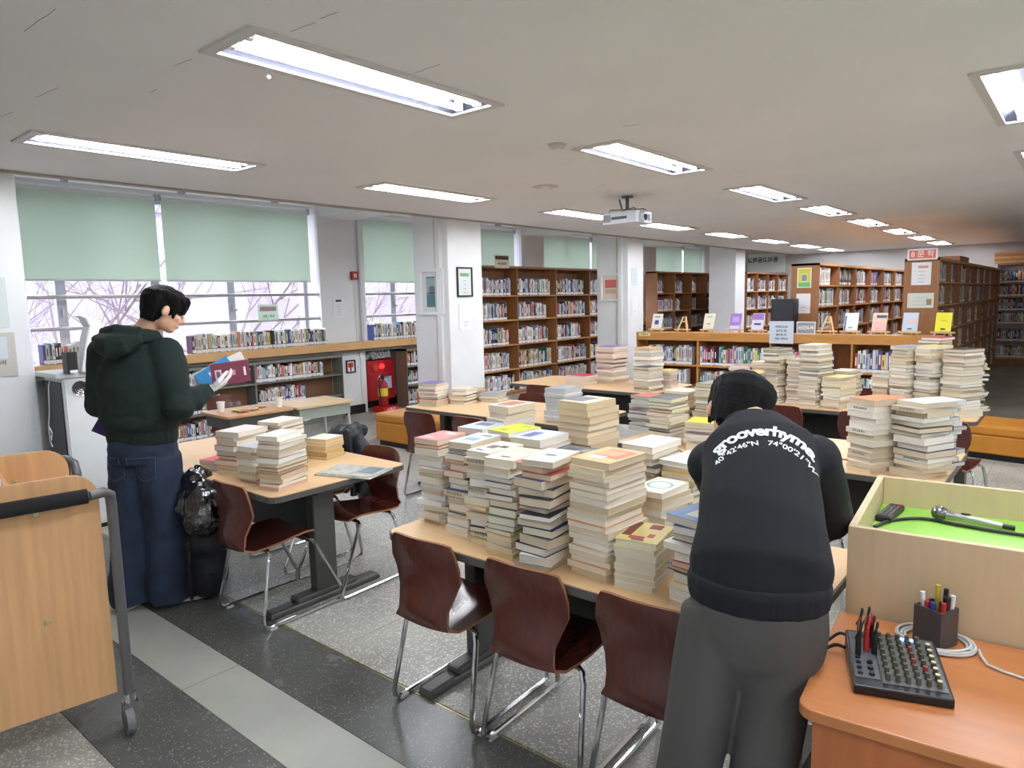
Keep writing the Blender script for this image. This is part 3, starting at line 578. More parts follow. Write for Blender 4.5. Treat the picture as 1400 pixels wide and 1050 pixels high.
k = MB(); k.rbox((-.13, -.13, 0), (.16, .16, .085), .02); s_ = k.build('stand', REDP, t, smooth=False); text('stand_lettering', '소화기', .06, INKW, s_, (.162, .01, .045), YX, (0, 0, 1), bold=.001)
k = MB(); k.lathe((0, 0, .087), [(.07, 0), (.075, .01), (.075, .3), (.065, .35), (.03, .39), (.02, .41)], 20); k.build('cylinder', RED, t, smooth=True)
k = MB(); k.lathe((0, 0, .087), [(.0765, .16), (.0765, .28)], 20); k.build('label', mat('label_yellow', (222, 206, 60), .5), t, smooth=True)
k = MB(); k.box((-.02, -.02, .5), (.02, .02, .55)); k.box((-.015, -.01, .55), (.015, .12, .565)); k.box((-.015, -.01, .52), (.015, .11, .53)); k.build('valve_handle', BLACK, t)
k = MB(); k.tube([(0, -.02, .53), (.02, -.09, .5), (.04, -.1, .35), (.05, -.09, .15)], .011, 8); k.build('hose', BLACK, t, smooth=True)
# ------------------------------------------------------------------ white charging cabinet and things on it
t = empty('white_cabinet', (-5.7, 1.75, 0)); tag(t, 'tall white metal cabinet with black side beside left column', 'cabinet')
CABW = mat('cabinet_white', (222, 226, 228), .35, var=.02)
bx('body', (-.39, .0, .03), (-.012, .8, 1.16), CABW, t, bevel=.008); bx('door', (-.0115, .012, .05), (0, .79, 1.155), CABW, t)
bx('side_opening', (-.36, -.008, .05), (-.03, -.001, 1.13), BLACK, t); bx('top_slab', (-.43, -.05, 1.161), (.02, .84, 1.2), CABW, t, bevel=.01)
bx('base_plinth', (-.38, .01, 0), (-.02, .79, .029), BLACK, t)
f = MB(); f.tube([(.001, .11, 1.08), (.006, .11, 1.08)], .055, 20); f = f.build('fan_grille', mat('fan_dark', (40, 42, 44), .5), t)
k = MB()
for r_ in (.052, .038, .024, .01): k.tube([(.008, .11+r_*cos(2*pi*i/20), 1.08+r_*sin(2*pi*i/20)) for i in range(20)], .002, 5, close=True)
k.build('grille_ring', CHROME, f)
k = MB(); k.box((.0, .34, 1.04), (.02, .36, 1.1)); k.tube([(.02, .35, 1.09), (.04, .35, 1.07), (.02, .35, 1.045)], .005, 6); k.build('latch', STEEL, t)
t = empty('book_sterilizer_arm', (-5.66, 1.95, 1.2005)); tag(t, 'white curved air purifier standing on the white cabinet', 'device')
k = MB(); prof = [(-.06, 0, .07), (-.045, .12, .06), (-.02, .25, .055), (.0, .33, .05), (-.03, .39, .045), (-.09, .41, .02)]
for i in range(len(prof)-1):
    y, z, h_ = prof[i]; y2, z2, h2 = prof[i+1]
    k._add([(-.09, y+.03-h_, z), (.05, y+.03-h_, z), (.05, y+.03+h_, z), (-.09, y+.03+h_, z), (-.09, y2+.03-h2, z2), (.05, y2+.03-h2, z2), (.05, y2+.03+h2, z2), (-.09, y2+.03+h2, z2)], BOXF)
o = k.build('shell', WPL, t, bevel=.012); bx('slot', (.0505, -.02, .08), (.052, -.005, .13), BLACK, t)
t = empty('black_box', (-5.64, 1.79, 1.2005)); tag(t, 'small upright black box on the white cabinet', 'box'); bx('case', (-.06, -.03, 0), (.05, .035, .155), BLACK, t, bevel=.004); bx('label', (.0505, -.02, .004), (.052, .03, .025), PAPERW, t)
t = empty('white_cable', (-6.0, 1.72, .9)); tag(t, 'thin white cable looping down the black cabinet side', 'cable'); k = MB(); k.tube([(.17, -.0, .29), (.16, -.02, .2), (.12, -.02, 0), (.1, -.03, -.12), (.14, -.03, -.2), (.17, -.03, -.14), (.12, -.03, -.1), (.1, -.03, -.2), (.15, -.03, -.25)], .004, 6); k.build('cord', WPL, t, smooth=True)
# ================================================================== TABLES
def table(x0, x1, y0, y1, label, rz=0, group='library reading tables', ins=.13):
    cx, cy = (x0+x1)/2, (y0+y1)/2; t = empty('reading_table', (cx, cy, 0), rz); tag(t, label, 'table', group); w_, d_ = (x1-x0)/2, (y1-y0)/2
    k = MB(); k.rbox((-w_+.006, -d_+.006, .694), (w_-.006, d_-.006, .72), .05, 5); k.build('tabletop', TOPW, t)
    k = MB(); k.rbox((-w_, -d_, .688), (w_, d_, .7165), .055, 5); k.build('edge_band', EDGE, t)
    bx('under_frame', (-w_+.1, -.12, .64), (w_-.1, .12, .687), GMET, t); bx('modesty_panel', (-w_+ins+.04, -.012, .3), (w_-ins-.04, .012, .639), PANELM, t)
    for s in (-1, 1):
        X = s*(w_-ins); bx('pedestal', (X-.035, -.07, .06), (X+.035, .07, .639), GMET, t, bevel=.008)
        k = MB(); pts = []
        k._add([(X-.05, -.37, 0), (X+.05, -.37, 0), (X+.05, .37, 0), (X-.05, .37, 0), (X-.04, -.36, .035), (X+.04, -.36, .035), (X+.04, .36, .035), (X-.04, .36, .035)], BOXF)
        k.box((X-.04, -.2, .03), (X+.04, .2, .065)); k.build('foot', GMET, t, bevel=.012)
    return t
table(-2.2, -.57, 1.79, 2.67, 'front reading table crowded with tall stacks of books', radians(.5))
table(-4.83, -3.02, 1.77, 2.65, 'left reading table with newspaper and plastic bag beside it', 0, ins=.25)
table(-4.73, -2.9, 4.12, 4.98, 'reading table in second row in front of ochre stool')
table(-2.35, -.5, 3.84, 4.72, 'second-row reading table behind the bending person')
table(-5.05, -3.2, 5.98, 6.86, 'back reading table in front of the tall brown bookcase')
table(-2.62, -.58, 5.84, 6.74, 'back reading table below the low display shelf')
# school desks near the window
t = empty('school_desk', (-5.95, 3.3, 0), radians(-3)); tag(t, 'small school desk with two paper cups and snacks', 'desk', 'small school desks'); t2 = None
DTOP = mat('desk_top_wood', (190, 142, 90), .4, var=.08, vscale=5, stretch=(10, 1, 1)); DGR = mat('desk_green_grey', (150, 158, 146), .5); DTP2 = mat('pale_desk_top', (208, 180, 138), .4, var=.05)
def desk(t, top, tray):
    k = MB(); k.rbox((-.27, -.32, .68), (.27, .32, .7), .03, 3); k.build('desktop', top, t); bx('tray', (-.24, -.28, .57), (.24, .28, .679), tray, t)
    for sx in (-1, 1):
        for sy in (-1, 1): k = MB(); k.tube([(sx*.22, sy*.27, .57), (sx*.24, sy*.3, 0)], .014, 8); k.build('leg', mat('pale_tube', (196, 200, 196), .35, metal=.4), t, smooth=True)
desk(t, DTOP, GMET)
t = empty('school_desk', (-5.89, 3.955, 0), radians(-3)); tag(t, 'empty pale school desk nearest the fire cabinet', 'desk', 'small school desks'); desk(t, DTP2, DGR)
def cup(p, label):
    t = empty('paper_cup', p); tag(t, label, 'cup', 'paper cups on the desk'); k = MB(); k.lathe((0, 0, 0), [(.027, 0), (.036, .088), (.036, .09), (.033, .09), (.026, .01)], 18); k.build('wall', mat('cup_paper', (226, 224, 214), .6), t, smooth=True)
    k = MB(); k.tube([(.0365*cos(2*pi*i/18), .0365*sin(2*pi*i/18), .09) for i in range(18)], .002, 6, close=True); k.build('rim', PAPERW, t, smooth=True)
cup((-6.05, 3.1, .7005), 'paper cup at the left end of snack desk'); cup((-5.84, 3.56, .7005), 'paper cup beside the gap between the desks')
def blob(mb, c, r, seed, flat=1, n=10):
    rr = random.Random(seed); m = n//2; P = []
    for i in range(m+1):
        for j in range(n):
            a, b_ = pi*i/m, 2*pi*j/n; d = 1+.25*rr.uniform(-1, 1); P.append((c[0]+r[0]*sin(a)*cos(b_)*d, c[1]+r[1]*sin(a)*sin(b_)*d, c[2]+r[2]*cos(a)*d))
    mb._add(P, [(i*n+j, (i+1)*n+j, (i+1)*n+(j+1) % n, i*n+(j+1) % n) for i in range(m) for j in range(n)])
for (x, y), c, lab in (((-5.95, 3.2), (190, 190, 60), 'yellow-green snack wrapper on the desk beside the left cup'), ((-5.85, 3.2), (216, 130, 80), 'orange snack wrapper at the near edge of desk'), ((-5.98, 3.45), (206, 170, 120), 'torn beige snack bag next to the right cup'), ((-5.88, 3.32), (206, 120, 90), 'crumpled orange wrapper in the middle of desk')):
    t = empty('snack_wrapper', (x, y, .7005)); tag(t, lab, 'wrapper', 'snack wrappers'); k = MB(); blob(k, (0, 0, .013), (.045, .05, .01), int(x*-100+y*10), n=12); k.build('foil', mat('foil_%d' % c[0], c, .3, var=.4, vscale=60), t)
    k = MB(); k.box((-.01, .04, .002), (.012, .062, .006)); k.build('seal_strip', mat('foil_seal', (220, 220, 200), .3), t)
# ================================================================== CHAIRS
def shell_surface():
    # side profile (y forward, z up) from the top of the back to the front of the seat
    prof = [(-.065, .765), (-.06, .72), (-.05, .66), (-.035, .60), (-.046, .54), (-.064, .49), (-.07, .45), (-.052, .418), (-.012, .404), (.05, .41), (.12, .418), (.2, .43), (.28, .435), (.335, .428), (.36, .41)]
    wid = [.15, .168, .178, .17, .145, .13, .131, .142, .157, .171, .18, .184, .18, .168, .146]
    n = 12; th = .011; V = []; F = []
    for i, ((y, z), w_) in enumerate(zip(prof, wid)):
        y0, z0 = prof[max(i-1, 0)]; y1, z1 = prof[min(i+1, len(prof)-1)]; d = Vector((0, y1-y0, z1-z0)).normalized(); nn = Vector((0, -d.z, d.y))
        for j in range(n+1):
            s = -1+2*j/n; cur = (.03*(s*s) if i < 7 else .012*s*s); ofs = Vector((0, cur if i < 7 else 0, cur if i >= 7 else 0))
            zz = z - (.012*s**4 if i == 0 else 0); p = Vector((s*w_, y, zz))+ofs
            V.append(p); 
    m = len(prof); N0 = len(V)
    for i, (y, z) in enumerate(prof):
        y0, z0 = prof[max(i-1, 0)]; y1, z1 = prof[min(i+1, len(prof)-1)]; d = Vector((0, y1-y0, z1-z0)).normalized(); nn = Vector((0, d.z, -d.y))
        for j in range(n+1): V.append(V[i*(n+1)+j]+nn*th)
    q = n+1
    for i in range(m-1):
        for j in range(n):
            a = i*q+j; F.append((a, a+1, a+q+1, a+q)); F.append((N0+a, N0+a+q, N0+a+q+1, N0+a+1))
    E = []
    for i in range(m-1):
        for a in (i*q, i*q+n): E.append((a, a+q, N0+a+q, N0+a) if a == i*q else (a, N0+a, N0+a+q, a+q))
    for j in range(n):
        E.append((j, N0+j, N0+j+1, j+1)); a = (m-1)*q+j; E.append((a, a+1, N0+a+1, N0+a))
    return V, F, E, q, m, N0
def make_chair(label, x, y, rz):
    t = empty('bentwood_chair', (x, y, 0), rz); tag(t, label, 'chair', 'dark red bentwood chairs')
    V, F, E, q, m, N0 = shell_surface(); cut = 8
    for nm, lo, hi in (('backrest', 0, cut), ('seat', cut, m-1)):
        k = MB(); idx = {}
        def sel(f): return all(lo <= ((v if v < N0 else v-N0)//q) <= hi for v in f)
        fs = [f for f in F if sel(f)]; es = [f for f in E if sel(f)]
        used = sorted({v for f in fs+es for v in f}); mp = {v: i for i, v in enumerate(used)}
        k._add([V[v] for v in used], [tuple(mp[v] for v in f) for f in fs]); k.f += [tuple(mp[v] for v in f) for f in es]; k.mi += [1]*len(es); k.c += [k.col]*len(es)
        o = k.build(nm, [SEATW, PLYE], t, smooth=True)
    for s in (-1, 1):
        X = s*.2; k = MB()
        path = [(s*.1, .06, .395), (s*.16, .06, .397), (s*.178, .055, .385), (s*.19, .045, .35), (s*.213, -.02, .06), (s*.215, -.015, .03), (s*.215, .01, .013), (s*.215, .06, .012), (s*.215, .44, .012), (s*.215, .475, .018), (s*.213, .48, .05), (s*.19, .33, .36), (s*.185, .31, .39), (s*.16, .3, .4), (s*.1, .3, .405)]
        k.tube(path, .0105, 8); k.build('sled_leg', CHROME, t, smooth=True)
    k = MB(); k.tube([(-.1, .06, .396), (.1, .06, .396)], .0105, 8); k.tube([(-.1, .3, .405), (.1, .3, .405)], .0105, 8); k.build('seat_rail', CHROME, t, smooth=True)
    for s in (-1, 1):
        k = MB(); k.cbox((s*.215, .03, .006), (.028, .04, .012)); k.build('glide', mat('clear_glide', (190, 190, 190), .3), t)
    return t
ch0 = make_chair('dark red bentwood chair at left corner of front table', -1.93, 1.785, radians(2))
def chair(label, x, y, deg):
    c = copy_tree(ch0); c.location = (x, y, 0); c.rotation_euler = (0, 0, radians(deg)); c['label'] = label; return c
chair('dark red bentwood chair in the middle of the front table side', -1.445, 1.8, 2)
chair('dark red bentwood chair partly behind the bending person', -.975, 1.8, 1)
chair('dark red bentwood chair at the near side of left table', -3.36, 1.77, 1)
chair('dark red bentwood chair at the far right corner of left table', -3.36, 2.7, 182)
chair('dark red bentwood chair under the black padded coat', -3.92, 2.72, 179)
chair('bentwood chair in front of the ochre stool, second row', -4.2, 3.86, 4)
chair('second bentwood chair of the second row, right of first', -3.68, 3.9, 2)
chair('bentwood chair on the far side of second-row table', -4.05, 5.13, 183)
chair('bentwood chair on far side of second-row table, right one', -3.5, 5.15, 178)
chair('bentwood chair at the back table near the brown bookcase', -4.42, 5.78, 3)
chair('bentwood chair left of the middle gap, back row', -2.41, 5.62, 0)
chair('bentwood chair behind the head of the bending person', -1.9, 5.7, 2)
chair('bentwood chair between the book stacks of back table', -1.28, 5.68, 0)
chair('bentwood chair at the right corner of the back table', -.75, 5.62, -6)
chair('bentwood chair tucked behind the back table by display shelf', -1.55, 6.98, 180)
chair('bentwood chair pushed under second-row table beside the person', -1.1, 3.68, 0)
chair('bentwood chair at the second-row table behind front stacks', -1.75, 3.68, 0)
chair('bentwood chair turned sideways behind the snack desk', -6.64, 3.45, -92)
# ================================================================== SOFT SEATS
def stool(label, loc, rz, L, D, H, back=False):
    t = empty('ottoman', loc, rz); tag(t, label, 'stool'); bx('plinth', (.03, .03, 0), (L-.03, D-.03, .06), BLACK, t); bx('body', (0, 0, .061), (L, D, H-.1), ORANGE, t, bevel=.012); bx('cushion', (-.004, -.004, H-.099), (L+.004, D+.004, H), ORANGE, t, bevel=.025)
    return t
stool('ochre leatherette stool beside the picture frame column', (-6.37, 5.12, 0), 0, 1.1, .55, .38)
t = empty('curved_backrest', (-6.32, 5.69, 0)); tag(t, 'small ochre rounded backrest standing against the column', 'seat back'); bx('foot', (.02, .02, 0), (.22, .2, .08), BLACK, t)
k = MB(); k.rbox((0, 0, .081), (.24, .22, .58), .09, 6); k.build('cushion', ORANGE, t, smooth=True)
stool('long ochre leatherette bench at right of the back table', (-.98, 8.1, 0), radians(-8), 3.0, .62, .34)
# ================================================================== STACKED BOOKS
STACKS = MB(); NPB = [0]
CREAM = [(230, 222, 204), (224, 214, 192), (212, 198, 172), (234, 229, 216), (220, 206, 180), (206, 190, 162), (236, 233, 224), (226, 219, 205)]
COVERS = [(232, 230, 224), (216, 206, 180), (70, 84, 120), (180, 90, 80), (226, 222, 210), (60, 60, 66), (130, 140, 120), (200, 190, 170), (226, 226, 230), (150, 120, 90), (232, 200, 110)]
def one_book(mb, T, w_, d_, h, cover, page, hard=False, mb2=None):
    """cover boards into mb, page block into mb2; spine on the +Y side"""
    c = .0022 if hard else .0009; i = .003 if hard else .0012
    mb.col = srgb(cover); mb.box((-w_/2, -d_/2, 0), (w_/2, d_/2, c), T); mb.box((-w_/2, -d_/2, h-c), (w_/2, d_/2, h), T); mb.box((-w_/2, d_/2-c-.001, c), (w_/2, d_/2, h-c), T)
    q = mb2 or mb; q.col = srgb(page); q.box((-w_/2+i, -d_/2+i, c), (w_/2-i, d_/2-c-.001, h-c), T)
def stack(near, ztop, w_, d_, desc, indiv, seed, ang=0, z0=.7205, thick=(.017, .034), top=None, covers=None, pages=None, wob=.012, wobr=4, prints=(), spec=None, stamp=0, rev=False, turn=False):
    """near: table position of the corner nearest the aisle (right front); indiv: how many of the top books are objects"""
    r = random.Random(seed); cx, cy = near[0]-w_/2, near[1]+d_/2; z = z0; hs = []; H = ztop-z0
    while sum(hs) < H-.012: hs.append(r.uniform(*thick))
    s = H/sum(hs); hs = [h*s for h in hs]; N = len(hs)
    for i, h in enumerate(hs):
        k = N-1-i     # 0 = top
        ww, dd = w_*r.uniform(.9, 1.03), d_*r.uniform(.9, 1.03); px, py = cx+r.uniform(-wob, wob), cy+r.uniform(-wob, wob); a = radians(ang+r.uniform(-wobr, wobr))
        if turn and i % 3 == 1: a += pi
        cov = r.choice(covers or COVERS); pg = r.choice(pages or CREAM); hard = r.random() < .12
        if spec and k in spec: cov = spec[k]; hard = True
        if k == 0 and top: cov = top
        gap = .0006
        if k < indiv and NPB[0] < 300:
            NPB[0] += 1; mb = MB(); m2 = MB(); one_book(mb, None, ww, dd, h-gap, cov, pg, hard, m2)
            o = mb.build('paperback_book', BOOKC, None, colors=True, loc=(px, py, z), rz=a); p = m2.build('page_block', BOOKP, o, colors=True)
            tag(o, f"{ORD[k]} {'book' if k else 'book, ' + cname(cov) + ' cover,'} {'of' if not k else 'from top of'} {desc}".replace('book,', 'book,'), 'book', 'books stacked on the reading tables')
            if k == 0:
                for (bx_, by_, bw, bh, c) in prints:
                    q = MB(); q.box((bx_-bw/2, by_-bh/2, h-gap+.00005), (bx_+bw/2, by_+bh/2, h-gap+.0004+.0003*len(o.children))); q.build('cover_print', mat('print_%d_%d_%d' % c, c, .5), o)
            if stamp and k and k % stamp == 1 and h > .02:
                text('page_stamp', '동의고등학교', .013, INK, o, (0, -dd/2-.0004, h/2), (1, 0, 0), (0, 0, 1), space=1.25)
        else: one_book(STACKS, rotT(px, py, a, z), ww, dd, h-gap, cov, pg, hard)
        z += h
FT = 'on front table'
# front row of the front table, from its left corner
stack((-2.05, 1.97), 1.085, .135, .2, 'pink-topped stack at front table left corner', 30, 1, 4, top=(222, 116, 112), prints=((-.02, -.05, .05, .02, (190, 180, 190)), (.02, .05, .05, .03, (232, 190, 180))), wob=.014, wobr=7)
stack((-1.86, 1.93), 1.10, .12, .205, 'blue-white-topped stack, second along front table', 30, 2, 3, top=(214, 224, 230), prints=((0, -.02, .06, .05, (120, 160, 180)), (.02, .06, .05, .02, (84, 90, 110))), spec={3: (226, 110, 70), 11: (60, 66, 100)}, stamp=7, wob=.016, wobr=6)
stack((-1.72, 1.90), 1.085, .12, .215, 'cream stack with printed figures, third along front table', 30, 3, 4, top=(226, 222, 196), prints=((-.01, .0, .04, .05, (110, 84, 74)), (.03, .02, .03, .03, (70, 66, 70)), (-.02, -.07, .03, .015, (90, 110, 150))), stamp=4, wob=.014, wobr=5)
stack((-1.565, 1.855), 1.085, .13, .22, 'plain pale yellow stack, fourth along front table', 30, 4, 2, top=(232, 228, 194), prints=((0, -.06, .04, .015, (84, 80, 84)), (.01, .05, .08, .03, (214, 210, 170))), spec={9: (110, 150, 90), 10: (86, 140, 80)}, wob=.01)
stack((-1.375, 1.815), 1.115, .135, .2, 'white-topped stack with navy books, fifth along front table', 30, 5, 3, top=(214, 220, 226), prints=((0, 0, .04, .02, (120, 120, 130)),), spec={1: (206, 120, 124), 8: (34, 50, 96), 9: (36, 50, 92), 11: (60, 40, 52), 14: (120, 180, 170)}, wob=.014, wobr=8)
stack((-1.165, 1.88), 1.125, .165, .23, 'tallest tan stack with orange cover on front table', 30, 6, -5, top=(226, 172, 108), prints=((.01, .02, .11, .12, (206, 110, 84)), (-.01, -.05, .06, .04, (226, 214, 206)), (0, .02, .08, .08, (222, 150, 110))), covers=[(226, 200, 160), (216, 190, 150), (228, 170, 110), (220, 210, 190)], thick=(.017, .026), wob=.008, wobr=3)
stack((-1.02, 1.88), .885, .145, .2, 'low stack with yellow folk-painting cover on front table', 30, 7, 8, top=(222, 206, 134), prints=((-.05, .02, .03, .14, (120, 60, 50)), (-.01, -.06, .05, .025, (206, 90, 60)), (.03, -.03, .02, .03, (190, 90, 80)), (.02, .06, .04, .04, (150, 70, 90)), (0, -.08, .04, .012, (120, 110, 160))), covers=[(230, 226, 214), (222, 220, 206)], pages=[(230, 224, 204), (224, 216, 192)], thick=(.019, .027), wob=.004, wobr=2)
stack((-.80, 1.85), 1.0, .14, .2, 'leaning stack with blue-covered book beside bending person', 30, 8, -6, top=(86, 128, 184), prints=((.02, 0, .08, .12, (200, 206, 190)), (.02, .02, .04, .04, (222, 206, 110))), spec={5: (200, 60, 66), 6: (50, 50, 84)}, wob=.014, wobr=6)
# second row of the front table
stack((-2.04, 2.21), 1.095, .155, .19, 'grey-covered stack behind the pink-topped stack', 5, 11, 3, top=(176, 186, 198), prints=((0, .03, .08, .06, (96, 104, 120)),))
stack((-1.84, 2.205), 1.10, .155, .21, 'bright yellow-green topped stack on front table', 6, 12, -6, top=(212, 226, 50), prints=((-.01, -.05, .04, .02, (150, 160, 60)), (.02, .06, .05, .012, (150, 160, 70))))
stack((-2.045, 2.43), 1.165, .13, .2, 'white stack with rust-brown picture at table back', 6, 13, -6, top=(232, 230, 226), prints=((0, .01, .09, .12, (190, 110, 80)), (0, -.07, .06, .012, (120, 110, 110))), thick=(.024, .036), covers=[(236, 236, 234), (150, 120, 90), (224, 226, 232)])
stack((-1.655, 2.15), 1.10, .15, .21, 'white and indigo topped stack mid front table', 5, 14, 4, top=(206, 212, 226), prints=((-.03, -.01, .05, .1, (92, 100, 160)), (.04, .02, .04, .05, (226, 228, 236))), spec={1: (214, 200, 190)})
stack((-1.45, 2.12), 1.06, .16, .2, 'dark grey covered stack mid front table', 3, 15, 5, top=(118, 120, 118), prints=((.04, .03, .05, .06, (160, 164, 150)), (-.03, 0, .05, .1, (96, 98, 96))), spec={1: (126, 60, 76)})
stack((-1.575, 2.4), 1.222, .175, .215, 'tall neat tan stack at the back of front table', 12, 16, -4, top=(206, 186, 160), prints=((-.03, 0, .1, .12, (96, 90, 106)), (.05, .04, .05, .06, (216, 180, 150))), covers=[(206, 184, 150), (212, 190, 160)], pages=[(214, 196, 166), (206, 186, 152), (218, 202, 174)], thick=(.024, .032), wob=.005, wobr=2, spec={9: (226, 180, 90), 10: (232, 190, 90)})
stack((-1.29, 2.42), 1.065, .15, .22, 'white-topped stack right of the tallest tan stack', 9, 17, -4, top=(228, 232, 236), prints=((0, .0, .1, .14, (214, 220, 224)),), wob=.012, spec={3: (80, 74, 76)}, stamp=9)
stack((-1.12, 2.18), .965, .14, .2, 'stack whose top cover has a teal ring', 12, 18, -6, top=(214, 212, 198), covers=[(214, 206, 184), (200, 210, 196), (220, 216, 204)], wob=.008)
stack((-1.12, 2.43), 1.02, .15, .2, 'pale stack between teal-ring stack and bending person', 8, 19, -5, top=(226, 228, 230), wob=.008)
stack((-1.03, 2.12), .79, .13, .15, 'very low stack at the foot of teal-ring stack', 4, 20, 10, top=(206, 206, 200), spec={1: (190, 90, 70)}, z0=.7205)
o = [x for x in bpy.data.objects if x.get('label', '').endswith('top cover has a teal ring') and x['label'].startswith('topmost')][0]
hh = max(v.co.z for v in o.data.vertices); k = MB()
k.tube([(.045*cos(2*pi*i/24), .045*sin(2*pi*i/24), hh) for i in range(24)], .004, 4, close=True); q = k.build('cover_ring', mat('teal_print', (80, 160, 160), .5), o)
for v in q.data.vertices: v.co.z = hh+.0006 if v.co.z > hh else hh+.0001
# left table
LT = 'on left table'
stack((-3.13, 1.84), 1.0, .14, .22, 'stack nearest the corner of the left table', 30, 31, 18, top=(226, 224, 214), spec={13: (226, 170, 160), 12: (228, 170, 170)}, thick=(.016, .03), stamp=6, wob=.008)
stack((-3.36, 1.86), .915, .14, .2, 'shorter middle stack on the left table', 30, 32, 10, top=(216, 216, 226), spec={7: (190, 120, 120), 8: (206, 110, 116)}, wob=.012)
stack((-3.60, 1.88), .965, .17, .22, 'tall stack on left table beside standing person', 30, 33, 14, top=(226, 214, 210), spec={5: (150, 80, 70), 6: (206, 130, 90)}, wob=.01)
stack((-3.58, 2.14), .985, .17, .2, 'stack behind the tall one on left table', 9, 34, 14, top=(230, 228, 214), wob=.01)
stack((-3.52, 2.40), .845, .155, .18, 'small tan stack in front of the black coat', 30, 35, 16, top=(226, 226, 212), pages=[(214, 186, 140), (208, 178, 130)], thick=(.019, .024), wob=.003, wobr=1)
stack((-3.98, 2.1), .79, .16, .2, 'low blue-covered stack beside the standing person', 30, 36, 10, top=(84, 100, 140), spec={1: (200, 200, 206)})
stack((-3.83, 1.88), .775, .14, .18, 'low pink-covered pair beside the plastic bag', 30, 37, 12, top=(222, 100, 110))
# right-hand stacks of the second row
stack((-.76, 3.9), 1.105, .17, .22, 'stack topped by thick orange book', 30, 41, -28, top=(232, 124, 66), covers=[(222, 218, 206), (230, 228, 220)], thick=(.022, .036), stamp=4, wob=.01)
stack((-.54, 3.92), 1.105, .18, .22, 'wide ragged stack at second-row table end', 30, 42, -28, top=(206, 214, 220), thick=(.022, .036), wob=.02, wobr=8, spec={5: (50, 44, 40)}, stamp=9)
stack((-.53, 4.22), 1.08, .16, .2, 'ragged stack behind the wide stack at table end', 14, 43, -20, top=(200, 206, 210), thick=(.018, .03), wob=.03, wobr=16, covers=[(214, 220, 224), (200, 204, 206), (120, 124, 126)], pages=[(220, 220, 214), (206, 204, 196)])
# the remaining stacks, further back
def far(near, zt, w_, d_, seed, ang=0, **kw): stack(near, zt, w_, d_, '', 0, seed, ang, **kw)
far((-2.97, 4.18), .985, .2, .22, 51, -4, thick=(.014, .026), covers=[(226, 228, 232), (150, 154, 166), (214, 216, 220)], pages=[(216, 216, 212), (206, 204, 200)], wob=.012)
far((-2.28, 4.25), .965, .2, .22, 52, -8, thick=(.014, .03), pages=[(206, 206, 198), (190, 188, 180)], wob=.03, wobr=10)
far((-2.0, 3.97), 1.01, .17, .22, 53, -6, thick=(.018, .028), pages=[(222, 214, 188), (226, 220, 200)])
far((-1.70, 3.92), .89, .2, .22, 54, 10, top=(222, 208, 60), thick=(.014, .022), wob=.012)
far((-2.1, 4.42), 1.0, .2, .22, 55, -8, thick=(.014, .026), wob=.03, wobr=10); far((-1.85, 4.35), 1.07, .18, .22, 56, -6, thick=(.016, .026)); far((-1.62, 4.3), 1.0, .18, .22, 57, -6, thick=(.016, .026)); far((-2.3, 4.48), .9, .18, .2, 58, 20)
BR = [(84, 130, 190), (206, 80, 90), (232, 226, 210), (60, 120, 130), (226, 190, 90), (130, 90, 160), (236, 236, 236)]
far((-4.48, 4.26), .925, .2, .22, 61, 12, top=(130, 110, 170), covers=BR, thick=(.014, .022), wob=.006)
far((-4.36, 4.5), .86, .16, .22, 62, 20, covers=[(206, 196, 180), (170, 140, 110), (226, 220, 206)], wob=.03, wobr=12, thick=(.012, .02))
far((-4.42, 4.74), .82, .16, .2, 63, 30, covers=[(190, 150, 90), (206, 190, 160)], wob=.02, wobr=14, thick=(.01, .018)); far((-4.16, 4.72), .8, .2, .22, 64, 14, covers=[(206, 200, 190), (150, 156, 166)], thick=(.012, .03), wob=.012)
far((-3.3, 6.1), .96, .2, .24, 71, -10, covers=[(226, 226, 224), (60, 60, 66), (232, 230, 226)], wob=.012); far((-3.45, 6.4), 1.13, .22, .24, 72, -6, covers=[(236, 230, 200), (222, 150, 60), (60, 60, 60), (80, 150, 190), (236, 236, 236)], thick=(.02, .04), wob=.006)
far((-3.95, 6.5), 1.12, .26, .26, 73, -8, covers=[(226, 226, 230), (130, 100, 160), (206, 120, 120), (120, 160, 150)], wob=.016); far((-4.15, 6.2), .82, .26, .24, 74, -4, top=(206, 50, 90), thick=(.02, .035)); far((-3.28, 6.45), .9, .14, .2, 75, 4, covers=BR)
far((-2.38, 5.98), .93, .2, .24, 81, -8, wob=.016); far((-2.16, 5.97), .98, .18, .24, 82, -14, wob=.016); far((-2.4, 6.3), 1.0, .2, .24, 83, 4, wob=.012); far((-2.18, 6.3), 1.04, .2, .24, 84, -6); far((-1.93, 6.45), 1.0, .18, .24, 85, 6, wob=.02)
far((-2.0, 6.02), 1.19, .16, .23, 86, -16, thick=(.014, .026), wob=.01); far((-1.83, 6.05), 1.1, .14, .23, 87, -10, thick=(.014, .026), wob=.008); far((-1.66, 5.95), 1.235, .17, .23, 88, -14, thick=(.014, .026), wob=.012); far((-1.48, 5.93), .98, .16, .24, 89, -16, thick=(.014, .026), covers=[(226, 222, 200), (232, 210, 120), (216, 214, 206)]); far((-1.5, 6.25), 1.0, .16, .22, 90, -10)
far((-1.16, 6.15), .99, .15, .23, 91, -26, thick=(.016, .028)); far((-1.1, 6.45), 1.09, .14, .2, 92, -30, thick=(.016, .026)); far((-1.0, 6.02), 1.235, .15, .23, 93, -30, top=(130, 150, 190), thick=(.018, .03), wob=.008); far((-.83, 6.0), 1.24, .15, .23, 94, -30, thick=(.018, .032), wob=.006)
